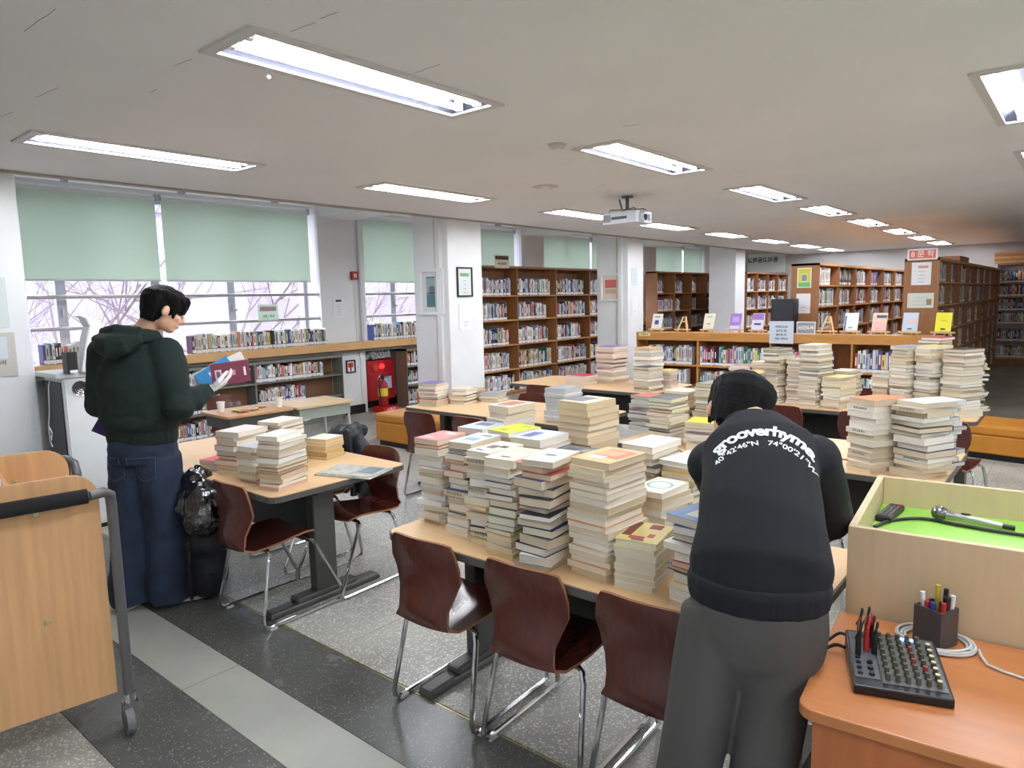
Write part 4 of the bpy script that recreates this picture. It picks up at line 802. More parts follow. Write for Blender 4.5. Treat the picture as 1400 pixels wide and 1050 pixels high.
far((-.85, 6.3), 1.29, .16, .23, 95, -20, thick=(.016, .028), wob=.02); far((-.635, 5.97), 1.225, .16, .24, 96, -28, thick=(.018, .03), wob=.01); far((-.61, 6.3), 1.15, .14, .22, 97, 10, thick=(.012, .022), wob=.03, wobr=18)
o = STACKS.build('stacked_books', BOOKC, None, colors=True); tag(o, 'remaining stacked books on the second and back rows of tables', 'books', None, 'stuff')
# newspaper on the left table
t = empty('newspaper', (-3.1, 2.36, .7205), radians(18)); tag(t, 'folded newspaper lying flat on the left table', 'newspaper')
NP = mat('newsprint', (150, 152, 142), .8, c2=(196, 196, 186), vscale=40)
bx('folded_sheet', (-.2, -.14, 0), (.16, .1, .008), NP, t, bevel=.003); bx('top_sheet', (-.19, -.13, .0085), (.15, .09, .013), NP, t, bevel=.002); bx('printed_photo', (.02, -.06, .0132), (.13, .07, .0138), mat('news_photo', (110, 130, 136), .7, var=.4, vscale=40), t)
t = empty('red_pencil', (-.98, 4.12, .7245), radians(-12)); tag(t, 'thin red pen lying beside the orange-topped stack', 'pen'); k = MB(); k.tube([(-.1, 0, .0), (.07, 0, .0)], .004, 8); k.build('barrel', REDP, t, smooth=True); k = MB(); k.tube([(.07, 0, 0), (.09, 0, 0)], [.004, .001], 8); k.build('tip', BLACK, t)
# ================================================================== DISPLAY EASELS
def easel(x, label):
    t = empty('book_easel', (x, 9.95, 1.1005)); tag(t, label, 'easel', 'wooden easels on the display shelf')
    k = MB(); k.box((-.13, -.035, .03), (.13, .0, .05)); k.build('ledge', PINE, t)
    for s in (-1, 1):
        k = MB(); k._add([(s*.09-.01, -.03, 0), (s*.09+.01, -.03, 0), (s*.09+.01, -.01, 0), (s*.09-.01, -.01, 0), (s*.02-.01, .05, .24), (s*.02+.01, .05, .24), (s*.02+.01, .065, .24), (s*.02-.01, .065, .24)], BOXF); k.build('front_leg', PINE, t)
    k = MB(); k._add([(-.01, .13, 0), (.01, .13, 0), (.01, .145, 0), (-.01, .145, 0), (-.01, .066, .23), (.01, .066, .23), (.01, .078, .23), (-.01, .078, .23)], BOXF); k.build('rear_leg', PINE, t)
    k = MB(); k.box((-.05, .025, .15), (.05, .035, .168)); k.build('crossbar', PINE, t)
    return t
def disp(x, c, label, w_=.17, h=.24, pr=()):
    t = empty('display_book', (x, 9.925, 1.1515)); tag(t, label, 'book', 'new books on the easels'); a = radians(-18); t.rotation_euler = (a, 0, radians(-3))
    bx('cover', (-w_/2, -.009, 0), (w_/2, .009, h), mat('cov_%d_%d_%d' % c, c, .4), t); bx('page_block', (-w_/2+.003, -.007, .001), (w_/2+.002, .007, h+.001), mat('page_cream', (226, 220, 200), .8), t)
    for (px, pz, pw, ph, cc) in pr: bx('cover_print', (px-pw/2, -.0098, pz-ph/2), (px+pw/2, -.0088, pz+ph/2), mat('print_%d_%d_%d' % cc, cc, .5), t)
E_ = [(-5.29, 'under the white book with violet circle', ((224, 222, 214), 'white book with violet circle on its cover, leftmost easel', ((0, .1, .07, .07, (84, 76, 150)), (0, .19, .1, .015, (90, 90, 110))))), (-4.84, 'left empty, second easel from the left', None), (-4.42, 'under the cream paperback', ((220, 214, 196), 'cream paperback with tiny print on third easel', ((0, .08, .05, .012, (90, 90, 90)), (0, .19, .09, .01, (130, 120, 110))))),
      (-4.01, 'under the purple book', ((150, 116, 190), 'purple book with round pale emblem on easel', ((0, .15, .1, .08, (184, 150, 214)), (0, .03, .15, .05, (206, 200, 222))))), (-3.68, 'under the purple and white book', ((206, 202, 222), 'white and purple book next to the black cabinet', ((0, .19, .16, .09, (150, 110, 190)), (0, .08, .1, .03, (70, 60, 110))))),
      (-2.73, 'left empty, right of the grey sign', None), (-2.44, 'under the white novel', ((222, 226, 226), 'white book with blue edge picture on easel', ((-.07, .1, .02, .2, (80, 90, 140)), (0, .04, .05, .01, (50, 60, 90))))), (-2.1, 'under the peach book', ((232, 196, 166), 'peach book with dark title block on easel', ((.02, .19, .12, .04, (70, 84, 110)), (0, .06, .15, .1, (232, 180, 176)), (-.01, .03, .05, .015, (40, 40, 60))))),
      (-1.75, 'under the pale blue book', ((186, 202, 216), 'pale blue book with pink clouds on easel', ((.02, .13, .08, .08, (222, 190, 186)), (0, .03, .05, .015, (50, 60, 90))))), (-1.39, 'under the bright yellow book', ((232, 226, 40), 'bright yellow book on the rightmost easel', ((0, .03, .05, .02, (60, 60, 70)), (0, .14, .06, .01, (190, 180, 40)))))]
for x, l, bk in E_:
    easel(x, 'pale wooden easel '+l)
    if bk: disp(x, bk[0], bk[1], pr=bk[2])
t = empty('standing_sign', (-3.285, 9.775, 1.0)); tag(t, 'pale blue sign board standing at the shelf edge', 'sign'); bx('board', (-.165, 0, -.03), (.165, .006, .2+.08), mat('sign_pale', (200, 210, 220), .5), t)
for i, s in enumerate(('<학생 도서>', '읽어도 된', '꽃이와 머', '책은 귀하게')): text('lettering', s, .036, INK, t, (0, -.001, .2-.055*i), FX, (0, 0, 1), bold=.0006)
t = empty('standing_sign', (-2.985, 9.86, 1.1005)); tag(t, 'grey plate sign reading new books on the shelf', 'sign'); bx('board', (-.125, 0, 0), (.125, .008, .17), PAPERW, t, bevel=.002); bx('plate', (-.112, -.001, .012), (.112, .0, .158), mat('plate_grey', (150, 150, 156), .5), t); text('lettering', '신간도서', .055, INKW, t, (0, -.0015, .085), FX, (0, 0, 1), bold=.002)
notice('shelf_label', 'small yellow label on left end of the display shelf', (-5.42, 9.79, 1.065), FX, .2, .05, mat('label_cream', (226, 220, 160), .5), lines=[('추천도서', .035, 0, INK)], th=.002)
t = empty('black_cabinet', (-3.47, 10.45, 0)); tag(t, 'tall black equipment cabinet behind the display shelf', 'cabinet'); DK = mat('anthracite', (38, 42, 50), .5)
bx('case', (-.16, -.12, 0), (.16, .12, 1.58), DK, t, bevel=.006); bx('front_panel', (-.14, -.124, .1), (.14, -.121, 1.56), mat('anthracite_panel', (46, 50, 58), .4), t)
# ================================================================== BOOK CART
t = empty('book_cart', (-2.85, .955, 0), radians(-9)); tag(t, 'beech book trolley with black foam grip at left edge', 'trolley')
# local: +x towards the camera side, -x away; -y leftwards in the picture
def side(name, x):
    k = MB(); pts = []
    W, H0, H1, r_ = .5, .17, 1.05, .09
    for cx, cz, a0 in ((-r_, H1-r_, 0), (-W+r_, H1-r_, 90)):
        for i in range(7): a = radians(a0+15*i); pts.append((cx+r_*cos(a), cz+r_*sin(a)))
    pts += [(-W, H0), (0, H0)]
    k.prism(pts, x-.009, x+.009, lambda v: (v[2], v[0], v[1])); o = k.build(name, OAKV, t, smooth=False)
    for yy, zz in ((-.2, .93), (-.2, .52), (-.38, .93), (-.38, .52)):
        q = MB(); q.tube([(x+.009, yy, zz), (x+.0125, yy, zz)], [.012, .009], 12); q.build('bolt_cap', mat('bolt_gold', (196, 186, 150), .3, metal=.8), o)
    return o
side('end_panel', 0); side('end_panel', -.62)
TG = mat('grey_tube_paint', (104, 104, 106), .35, metal=.4)
for s, xx in ((1, .035), (-1, -.655)):
    for yy, q in ((.035, -1), (-.535, 1)):
        k = MB(); k.tube([(xx+s*.0, yy, .16), (xx, yy, .92), (xx+s*.015, yy+q*.005, .965), (xx+s*.045, yy+q*.03, .985), (xx+s*.06, yy+q*.08, .985)], .019, 12); k.build('post', TG, t, smooth=True)
    k = MB(); k.tube([(xx+s*.06, .035-.08, .985), (xx+s*.06, -.535+.08, .985)], .019, 12); k.build('handle_bar', TG, t, smooth=True)
    k = MB(); k.tube([(xx+s*.06, -.05, .985), (xx+s*.06, -.45, .985)], .027, 14); k.build('foam_grip', mat('black_foam', (26, 26, 28), .9), t, smooth=True)
for z in (.2, .5, .82): bx('cart_shelf', (-.61, -.47, z), (-.01, -.03, z+.018), OAKV, t)
bx('shelf_divider', (-.6, -.262, .838), (-.02, -.245, .99), OAKV, t)
for xx in (.035, -.655):
    for yy in (.035, -.535):
        k = MB(); k.box((xx-.02, yy-.026, .08), (xx+.02, yy+.026, .13)); k.cyl((xx, yy, .13), (xx, yy, .165), .022, 14); f = k.build('caster_fork', CHROME, t, smooth=False)
        k = MB(); k.tube([(xx, yy-.024, .056), (xx, yy+.004, .056)], .056, 22); k.build('caster_wheel', mat('wheel_rubber', (112, 112, 114), .5), t, smooth=True)
        k = MB(); k.tube([(xx, yy-.0265, .056), (xx, yy+.0065, .056)], .028, 16); k.build('hub', TG, t, smooth=True)
cart = t; ct = rotT(-2.85, .955, radians(-9))
for i, (u, c) in enumerate((((-.1), (232, 230, 226)), ((-.16), (60, 60, 66)), ((-.24), (206, 110, 90)), ((-.36), (226, 222, 200)))):
    p = ct((u-.03, -.36, .8385)); t2 = empty('cart_book', p, radians(-9+i)); tag(t2, ['white book standing on the trolley, frontmost', 'black book standing second on the trolley', 'orange book standing third on the trolley', 'cream book standing fourth on the trolley'][i], 'book', 'books standing on the trolley')
    bx('cover', (-.012, -.075, 0), (.012, .08, .21+.01*i), mat('cartcov_%d' % c[0], c, .5), t2); bx('page_block', (-.009, -.077, .003), (.009, .076, .207+.01*i), mat('page_cream', (226, 220, 200), .8), t2)
# ================================================================== TEACHER DESK, PODIUM
DR = radians(5.5); DW = mat('cherry_desk', (190, 122, 72), .35, var=.1, vscale=3, stretch=(1.2, 9, 3)); DWS = mat('cherry_side', (176, 104, 58), .45, var=.12, vscale=3, stretch=(8, 8, .7))
t = empty('teacher_desk', (-.452, 1.5, 0), DR); tag(t, 'cherry-coloured desk in the right foreground', 'desk')
k = MB(); pts = [(.035, 0), (1.5, 0), (1.5, .56), (0, .56), (0, .035)]; pts = [(1.5, 0), (1.5, .56), (0, .56)]+[(.04-.04*cos(radians(a)), .04-.04*sin(radians(a))) for a in range(0, 91, 15)]; k.prism(pts, .722, .75); k.build('desktop', DW, t, bevel=.004)
bx('front_panel', (.03, .03, .0), (1.47, .05, .721), DWS, t); bx('side_panel', (.03, .051, 0), (.05, .54, .721), DWS, t); bx('side_panel', (1.45, .051, 0), (1.47, .54, .721), DWS, t)
LWD = mat('ash_laminate', (206, 184, 148), .45, var=.06, vscale=4, stretch=(7, 7, .8)); GRN = mat('lime_inner', (150, 206, 84), .4); 
t = empty('podium', (-.495, 2.072, 0), DR); tag(t, 'pale ash podium with lime green inside holding microphone', 'podium')
bx('front_wall', (.0, 0, 0), (1.25, .02, 1.0), LWD, t, bevel=.002); bx('left_wall', (0, .0205, 0), (.02, .66, 1.0), LWD, t, bevel=.002); bx('right_wall', (1.23, .0205, 0), (1.25, .66, 1.0), LWD, t, bevel=.002); bx('rear_wall', (.0205, .64, 0), (1.2295, .66, 1.0), LWD, t, bevel=.002); bx('green_tray', (.0205, .0205, .88), (1.2295, .6395, .9), GRN, t)
def dT(x, y, z=0): return rotT(-.495, 2.072, DR, z)((x, y, 0))
t = empty('remote_control', dT(.058, .5, .9005), DR+radians(-8)); tag(t, 'black remote control at the left inside podium', 'remote'); bx('case', (-.024, -.09, 0), (.024, .09, .02), BLACK, t, bevel=.005)
k = MB()
for i in range(3):
    for j in range(7): k.cbox((-.013+.013*i, -.07+.02*j, .021), (.008, .009, .004))
k.build('buttons', mat('grey_rubber', (120, 120, 124), .6), t)['kind'] = 'stuff'; bx('power_button', (.008, .07, .0201), (.018, .08, .0235), REDP, t)
t = empty('microphone', dT(.2, .53, .925), DR+radians(-3)); t.scale = (.85, .85, .85); tag(t, 'silver handheld microphone lying in the green podium', 'microphone')
k = MB(); k.tube([(-.03, 0, 0), (-.024, 0, 0), (-.01, 0, 0), (.01, 0, 0), (.022, 0, -.001)], [.006, .02, .0275, .027, .02], 18); k.build('grille_head', mat('mic_mesh', (170, 172, 176), .3, metal=.9, c2=(60, 60, 64), vscale=160), t, smooth=True)
k = MB(); k.tube([(.0225, 0, -.001), (.03, 0, -.003), (.05, 0, -.005), (.17, 0, -.013), (.2, 0, -.016)], [.02, .019, .015, .011, .012], 16); k.build('body', STEEL, t, smooth=True); bx('switch', (.07, -.004, .0075), (.1, .004, .012), BLACK, t)
k = MB(); k.tube([(.2005, 0, -.016), (.24, 0, -.018)], .0095, 10); k.build('plug', BLACK, t, smooth=True)
t = empty('microphone_cable', dT(.05, .34, .9065)); tag(t, 'black cable curving across the green podium tray', 'cable'); o_ = Vector(dT(.05, .34, .9065)); k = MB()
cps = [dT(*p, .9065) for p in ((.03, .33), (.06, .41), (.1, .465), (.16, .5), (.24, .485), (.34, .47), (.5, .46), (.7, .4), (.9, .45))]
def smooth(pts, n=5):
    P = [Vector(p) for p in pts]; out = []
    for i in range(len(P)-1):
        a, b, c, d = P[max(i-1, 0)], P[i], P[i+1], P[min(i+2, len(P)-1)]
        for j in range(n):
            s = j/n; out.append(.5*((2*b)+(c-a)*s+(2*a-5*b+4*c-d)*s*s+(3*b-a-3*c+d)*s**3))
    out.append(P[-1]); return out
k.tube([p-o_ for p in smooth(cps)], .0055, 8); k.build('cord', BLACK, t, smooth=True)
# mixer
t = empty('audio_mixer', (-.365, 1.628, .7505), radians(19)); tag(t, 'small black audio mixer with rows of knobs on desk', 'mixer')
k = MB(); k._add([(0, 0, 0), (.2, 0, 0), (.2, .225, 0), (0, .225, 0), (0, 0, .022), (.2, 0, .022), (.2, .225, .05), (0, .225, .05)], BOXF); k.build('case', BLACK, t, bevel=.004)
sl = .028/.225
def mz(y): return .0225+sl*y
k = MB(); k._add([(.062, .02, mz(.02)), (.192, .02, mz(.02)), (.192, .215, mz(.215)), (.062, .215, mz(.215)), (.062, .02, mz(.02)+.001), (.192, .02, mz(.02)+.001), (.192, .215, mz(.215)+.001), (.062, .215, mz(.215)+.001)], BOXF); k.build('control_plate', mat('mixer_plate', (108, 110, 108), .4, c2=(70, 72, 72), vscale=80), t)
k = MB(); k._add([(.006, .03, mz(.03)), (.058, .03, mz(.03)), (.058, .215, mz(.215)), (.006, .215, mz(.215)), (.006, .03, mz(.03)+.001), (.058, .03, mz(.03)+.001), (.058, .215, mz(.215)+.001), (.006, .215, mz(.215)+.001)], BOXF); k.build('jack_plate', mat('mixer_jacks', (84, 86, 92), .4), t)
KN = mat('knob_olive', (84, 84, 66), .5); KR = mat('knob_red', (150, 60, 56), .5); KC = mat('knob_cap_cream', (206, 200, 160), .5)
for i in range(6):
    for j in range(8):
        if i == 5: 
            if j > 6: continue
        x, y = .074+.0205*i, .035+.0235*j; z = mz(y)+.001; k = MB(); hgt = .016 if i < 5 else .014; k.lathe((x, y, z), [(.0062, 0), (.0055, hgt*.8), (.0048, hgt)], 10); q = k.build('knob', KR if (i, j) in ((3, 5), (4, 2), (3, 3)) else KN, t, smooth=True)
        if i == 5: k = MB(); k.lathe((x, y, z+hgt), [(.0055, 0), (.0055, .002)], 10); k.build('knob_cap', KC, q)
bx('status_display', (.115, .2, mz(.2)+.0015), (.15, .212, mz(.2)+.004), mat('blue_display', (80, 110, 255), .3, emit=3), t)
for i, (x, y, c) in enumerate(((.02, .12, 'k'), (.028, .185, 's'), (.045, .195, 's'), (.04, .14, 'r'), (.048, .165, 'r'), (.056, .13, 'k'), (.052, .155, 'k'))):
    z = mz(y)+.001; k = MB(); k.tube([(x, y, z), (x, y, z+.03), (x, y, z+.045), (x+.002, y-.002, z+.06)], [.007, .0065, .005, .0035], 10); m_ = {'k': BLACK, 's': CHROME, 'r': mat('plug_red', (190, 40, 40), .4)}[c]; q = k.build('plug', m_, t, smooth=True)
    k = MB(); k.tube(smooth([(x+.002, y-.002, z+.058), (x+.006, y+.01, z+.075), (x+.01, y+.04, z+.05), (x+.0, y+.06, z+.01)], 4), .0028, 6); k.build('plug_lead', BLACK if c != 'r' else m_, q, smooth=True)
k = MB()
for j in range(4): k.lathe((.018, .045+.02*j, mz(.045+.02*j)+.001), [(.006, 0), (.005, .004)], 10)
for j in range(3): k.lathe((.042, .045+.022*j, mz(.045+.022*j)+.001), [(.007, 0), (.006, .005)], 10)
k.build('jack_sockets', BLACK, t)['kind'] = 'stuff'
t = empty('power_cable', (-.45, 1.8, .7545)); tag(t, 'black cable running from mixer over the desk edge', 'cable'); k = MB()
k.tube([Vector(p)-Vector((-.45, 1.8, .7545)) for p in smooth([(-.425, 1.79, .775), (-.45, 1.8, .77), (-.475, 1.78, .757), (-.49, 1.75, .757), (-.51, 1.72, .74), (-.515, 1.71, .6)])], .0045, 8)
k.tube([Vector(p)-Vector((-.45, 1.8, .7545)) for p in smooth([(-.42, 1.83, .78), (-.45, 1.84, .785), (-.48, 1.80, .762), (-.495, 1.765, .76), (-.522, 1.74, .74), (-.525, 1.72, .6)])], .004, 8); k.build('cord', BLACK, t, smooth=True)
# pen cup
t = empty('pen_cup', (-.262, 2.005, .7505), radians(-24)); tag(t, 'dark square pen cup full of markers on desk', 'pen cup'); PC = mat('leather_grey', (72, 68, 66), .5)
for a, b in (((-.036, -.036, 0), (.036, -.032, .1)), ((-.036, .032, 0), (.036, .036, .1)), ((-.036, -.032, 0), (-.032, .032, .1)), ((.032, -.032, 0), (.036, .032, .1))): bx('cup_wall', a, b, PC, t)
bx('cup_floor', (-.032, -.032, 0), (.032, .032, .003), PC, t)
for i, (x, y, c, lx, ly, L, lab) in enumerate(((-.02, -.012, (226, 226, 222), -.008, 0, .125, 'white capped marker at left of pen cup'), (-.006, .012, (200, 180, 60), -.002, .004, .145, 'yellow flat ruler-like highlighter in pen cup'), (.008, .016, (30, 30, 32), .002, .004, .14, 'black marker behind the yellow one in pen cup'), (.02, -.014, (190, 40, 44), .008, -.004, .118, 'red pen at right front of pen cup'), (.006, -.018, (40, 70, 160), .0, -.005, .112, 'blue pen at front of pen cup'), (.022, .014, (220, 226, 230), .006, .004, .13, 'white bottle cap marker at the cup back'), (-.006, -.02, (190, 50, 46), -.004, -.002, .11, 'short red marker at cup front'), (.016, 0, (24, 24, 26), .008, 0, .128, 'thick black marker at the right of pen cup'))):
    p = rotT(-.262, 2.005, radians(-24))((x, y, 0)); u = empty('marker_pen', (p[0], p[1], .755), radians(-24)); tag(u, lab, 'pen', 'pens in the pen cup')
    k = MB(); k.tube([(0, 0, 0), (lx, ly, L*.75)], .0055 if i != 7 else .0075, 10); k.build('barrel', mat('pen_%d_%d' % (c[0], c[2]), c, .4), u, smooth=True)
    k = MB(); k.tube([(lx, ly, L*.75+.0002), (lx*1.3, ly*1.3, L)], .0062 if i != 7 else .009, 10); k.build('cap', mat('pen_%d_%d' % (c[0], c[2]), c, .4), u, smooth=True)
t = empty('cable_coil', (-.262, 2.005, .7505)); tag(t, 'coiled light grey network cable around the pen cup', 'cable'); k = MB(); pts = []
for i in range(4*20+1):
    a = 2*pi*i/20; r_ = .068+.005*(i//20)+.004*sin(a*1.3); pts.append((r_*cos(a)*1.05, min(r_*sin(a)*.9, .05), .006+.004*(i//20) % .012))
pts += [(.12, -.06, .005), (.2, -.08, .004), (.35, -.11, .004), (.6, -.12, .004)]
k.tube(smooth(pts, 2), .0035, 6); k.tube([(r_*1, 0, 0) if 0 else (.085*cos(2*pi*i/24)*1.05, max(-.085, min(.085*sin(2*pi*i/24)*.85, .052)), .011) for i in range(24)], .0035, 6, close=True); k.build('cord', mat('grey_cable', (196, 198, 196), .45), t, smooth=True)
# ================================================================== PEOPLE
def etube(mb, path, ab, side):
    """closed elliptical loft: ab = (half width along side, half depth)"""
    P = [Vector(p) for p in path]; n = 20; vs = []; m = len(P); side = Vector(side)
    for i in range(m):
        d = (P[min(i+1, m-1)]-P[max(i-1, 0)]).normalized(); u = (side-d*side.dot(d)).normalized(); v = d.cross(u)
        for k in range(n): a = 2*pi*k/n; vs.append(P[i]+u*ab[i][0]*cos(a)+v*ab[i][1]*sin(a))
    fs = [(i*n+k, i*n+(k+1) % n, (i+1)*n+(k+1) % n, (i+1)*n+k) for i in range(m-1) for k in range(n)]+[tuple(range(n-1, -1, -1)), tuple(range((m-1)*n, m*n))]
    mb._add(vs, fs)
def ell(mb, c, r, X=(1, 0, 0), Y=(0, 1, 0), Z=(0, 0, 1), n=16):
    c, X, Y, Z = Vector(c), Vector(X), Vector(Y), Vector(Z); m = n//2; vs = [c+Z*r[2]]
    for i in range(1, m):
        for j in range(n): a, b = pi*i/m, 2*pi*j/n; vs.append(c+X*r[0]*sin(a)*cos(b)+Y*r[1]*sin(a)*sin(b)+Z*r[2]*cos(a))
    vs.append(c-Z*r[2]); L = len(vs)-1
    fs = [(0, 1+j, 1+(j+1) % n) for j in range(n)]+[(1+i*n+j, 1+(i+1)*n+j, 1+(i+1)*n+(j+1) % n, 1+i*n+(j+1) % n) for i in range(m-2) for j in range(n)]+[(L, 1+(m-2)*n+(j+1) % n, 1+(m-2)*n+j) for j in range(n)]
    mb._add(vs, fs)
def remesh(mb, name, m, parent, voxel, smooth=4, disp=None, loc=(0, 0, 0)):
    me = mb.mesh(name); bm = bmesh.new(); bm.from_mesh(me); bmesh.ops.recalc_face_normals(bm, faces=bm.faces); bm.to_mesh(me); bm.free()
    o = bpy.data.objects.new('tmp', me); COL.objects.link(o); a = o.modifiers.new('r', 'REMESH'); a.mode = 'VOXEL'; a.voxel_size = voxel; a.adaptivity = 0
    if smooth: b = o.modifiers.new('s', 'SMOOTH'); b.factor = .5; b.iterations = smooth
    dg = bpy.context.evaluated_depsgraph_get(); dg.update(); out = bpy.data.meshes.new_from_object(o.evaluated_get(dg)); bpy.data.objects.remove(o)
    if disp:
        ns = [v.normal.copy() for v in out.vertices]
        for v, n_ in zip(out.vertices, ns): v.co += n_*disp(v.co, n_)
    l = Vector(loc)
    for v in out.vertices: v.co -= l
    out.materials.clear(); r = link(name, out, m, parent); out.polygons.foreach_set('use_smooth', [True]*len(out.polygons)); out.update(); return r
SKIN = mat('skin', (222, 172, 144), .5, var=.05, vscale=12); HAIR = mat('black_hair', (12, 11, 12), .55, spec=.12, bump=.4, bscale=120, stretch=(3, 3, .6))
def basis(F, U):
    F = Vector(F).normalized(); U = Vector(U); U = (U-F*U.dot(F)).normalized(); return F.cross(U), F, U     # right, forward, up
def head(mb, c, F, U, s=1.0):
    R_, F_, U_ = basis(F, U); c = Vector(c)
    def p(x, y, z): return c+(R_*x+F_*y+U_*z)*s
    def r(*a): return [q*s for q in a]
    ell(mb, p(0, -.01, .025), r(.074, .092, .085), R_, F_, U_); ell(mb, p(0, .018, -.045), r(.058, .068, .062), R_, F_, U_); ell(mb, p(0, .05, -.088), r(.028, .03, .022), R_, F_, U_)
    etube(mb, [p(0, .085, .012), p(0, .1, -.012), p(0, .104, -.03), p(0, .088, -.04)], [(.008*s, .008*s), (.011*s, .01*s), (.016*s, .011*s), (.01*s, .008*s)], R_)
    ell(mb, p(0, .083, -.06), r(.024, .012, .006), R_, F_, U_); ell(mb, p(0, .081, -.069), r(.02, .012, .007), R_, F_, U_)
    for q in (-1, 1):
        ell(mb, p(q*.083, -.008, -.02), r(.013, .02, .032), R_, F_, U_); ell(mb, p(q*.03, .07, .03), r(.022, .014, .007), R_, F_, U_); ell(mb, p(q*.042, .058, -.03), r(.02, .018, .02), R_, F_, U_)
    return p
def eyes(p, s, parent, R_, F_, U_, loc):
    for q in (-1, 1):
        k = MB(); ell(k, p(q*.031, .068, .008)-Vector(loc), (.0115*s,)*3); e = k.build('eye', mat('eye_white', (232, 230, 226), .2), parent, smooth=True)
        k = MB(); ell(k, p(q*.031, .0765, .006)-Vector(loc), (.0052*s,)*3); k.build('iris', mat('iris_dark', (40, 26, 20), .15), e, smooth=True)
def hand(mb, w_, D, Nn, side, curl=.5, s=1.0):
    """w_: wrist, D: direction of the palm, Nn: palm normal (towards which the fingers curl), side: thumb side"""
    D = Vector(D).normalized(); Nn = Vector(Nn); Nn = (Nn-D*Nn.dot(D)).normalized(); S = Vector(side); S = (S-D*S.dot(D)-Nn*S.dot(Nn)).normalized(); w_ = Vector(w_)
    etube(mb, [w_-D*.04*s, w_, w_+D*.03*s, w_+D*.085*s], [(.026*s, .02*s), (.027*s, .019*s), (.037*s, .017*s), (.04*s, .014*s)], S)
    for i, (o_, L) in enumerate(((.03, .07), (.0105, .08), (-.0105, .075), (-.031, .058))):
        b = w_+D*.075*s+S*o_*s; a1 = curl*.5; a2 = curl*1.3; a3 = curl*2
        d1 = D*cos(a1)+Nn*sin(a1)+S*o_*1.5; d2 = D*cos(a2)+Nn*sin(a2)+S*o_; d3 = D*cos(a3)+Nn*sin(a3)
        q = [b, b+d1*L*.45*s, b+d1*L*.45*s+d2*L*.32*s, b+d1*L*.45*s+d2*L*.32*s+d3*L*.28*s]; mb.tube(q, [.0095*s, .0092*s, .0085*s, .007*s], 8); ell(mb, q[-1], (.007*s,)*3, n=8)
    b = w_+D*.015*s+S*.024*s; q = [b, b+(D*.6+S*.75+Nn*.2)*.04*s, b+(D*.6+S*.75+Nn*.2)*.04*s+(D*.95+S*.1+Nn*.35)*.035*s, b+(D*.6+S*.75+Nn*.2)*.04*s+(D*.95+S*.1+Nn*.35)*.06*s]
    mb.tube(q, [.015*s, .0125*s, .0105*s, .008*s], 8); ell(mb, q[-1], (.008*s,)*3, n=8)
def folds(amp, sc_, dirv, seed=0, extra=None):
    dv = Vector(dirv)
    def f(co, n_):
        q = co+Vector((seed, 0, 0)); a = noise.noise(Vector((q.x*sc_[0], q.y*sc_[1], q.z*sc_[2]))); b = noise.noise(Vector((q.x*sc_[0]*2.3, q.y*sc_[1]*2.3, q.z*sc_[2]*2.3+5)))
        v = amp*(a*.9+(.5-abs(b))*.7)
        return v+(extra(co) if extra else 0)
    return f
def hair(mb, p, s, R_, F_, U_, fringe, nape, side=-.03, seed=1):
    def P(*a): return p(*a)
    ell(mb, P(0, -.015, .035), (.089*s, .104*s, .092*s), R_, F_, U_); ell(mb, P(0, -.05, -.01), (.083*s, .066*s, .08*s), R_, F_, U_)
    rr = random.Random(seed)
    for i in range(64):      # locks hanging all round the head
        a = 2*pi*i/64; x, y = sin(a), cos(a); front = max(0, y)
        low = fringe if y > .55 else (side if y > -.15 else nape)
        low += rr.uniform(-.014, .008); top = P(x*.05, y*.06-.01, .105); mid = P(x*.09, y*.1-.012, .06); q = P(x*.0935, y*.106-.012, max(low+.05, .03)); e = P(x*.084, y*(.104 if y > 0 else .082)-.01, low)
        if abs(x) > .84 and y < .3 and y > -.42: q = P(x*.088, y*.1-.012, .05); e = P(x*.08, y*.09-.01, low+.05)
        mb.tube([top, mid, q, e], [.012*s, .016*s, .013*s, .0045*s], 6)
# ---- standing person in the dark green hoodie
L0 = Vector((-3.95, 1.57, 0)); PF, PR = Vector((-.5, .866, 0)), Vector((.866, .5, 0)); ZU = Vector((0, 0, 1))
def q1(r_, f_, z): return L0+PR*r_+PF*f_+ZU*z
hc = Vector((-3.885, 1.715, 1.645)); hF, hU = (.22, .9, -.42), (-.05, .3, .95)
HR, HF, HU = basis(hF, hU)
ankR, ankL = Vector((-3.895, 1.62, .09)), Vector((-4.03, 1.47, .09))
shR_, elR_, wrR_ = q1(.185, 0, 1.42), Vector((-3.70, 1.665, 1.135)), Vector((-3.745, 1.845, 1.19)); shL_, elL_, wrL_ = q1(-.185, 0, 1.42), q1(-.215, -.03, 1.14), Vector((-4.28, 1.54, 1.08))
k = MB(); hp = head(k, hc, hF, hU, 1.04)
etube(k, [q1(0, 0, 1.38), q1(0, .015, 1.48), (hc+q1(0, .03, 1.52))/2, hc-HU*.04-HF*.02], [(.09, .075), (.06, .06), (.055, .057), (.05, .055)], PR)
etube(k, [q1(0, 0, .86), q1(0, .01, .98), q1(0, .01, 1.15), q1(0, 0, 1.32), q1(0, 0, 1.42)], [(.165, .12), (.17, .13), (.165, .13), (.17, .115), (.12, .07)], PR)
for a, b, c in ((shR_, elR_, wrR_), (shL_, elL_, wrL_)): k.tube([a, (a+b)/2, b, (b+c)/2, c], [.055, .05, .043, .038, .028], 12); ell(k, a, (.06,)*3)
for s, an in ((1, ankR), (-1, ankL)):
    hp_ = q1(.09*s, 0, .88); kn = (hp_+an)/2+PF*.02; k.tube([hp_, (hp_+kn)/2, kn, (kn+an)/2, an, an-ZU*.05], [.09, .082, .062, .058, .042, .04], 12)
hD1 = Vector((-3.735, 1.925, 1.225))-wrR_
hand(k, wrR_+hD1.normalized()*.02, hD1, (-.3, .25, .95), (.75, .3, .65), .55)
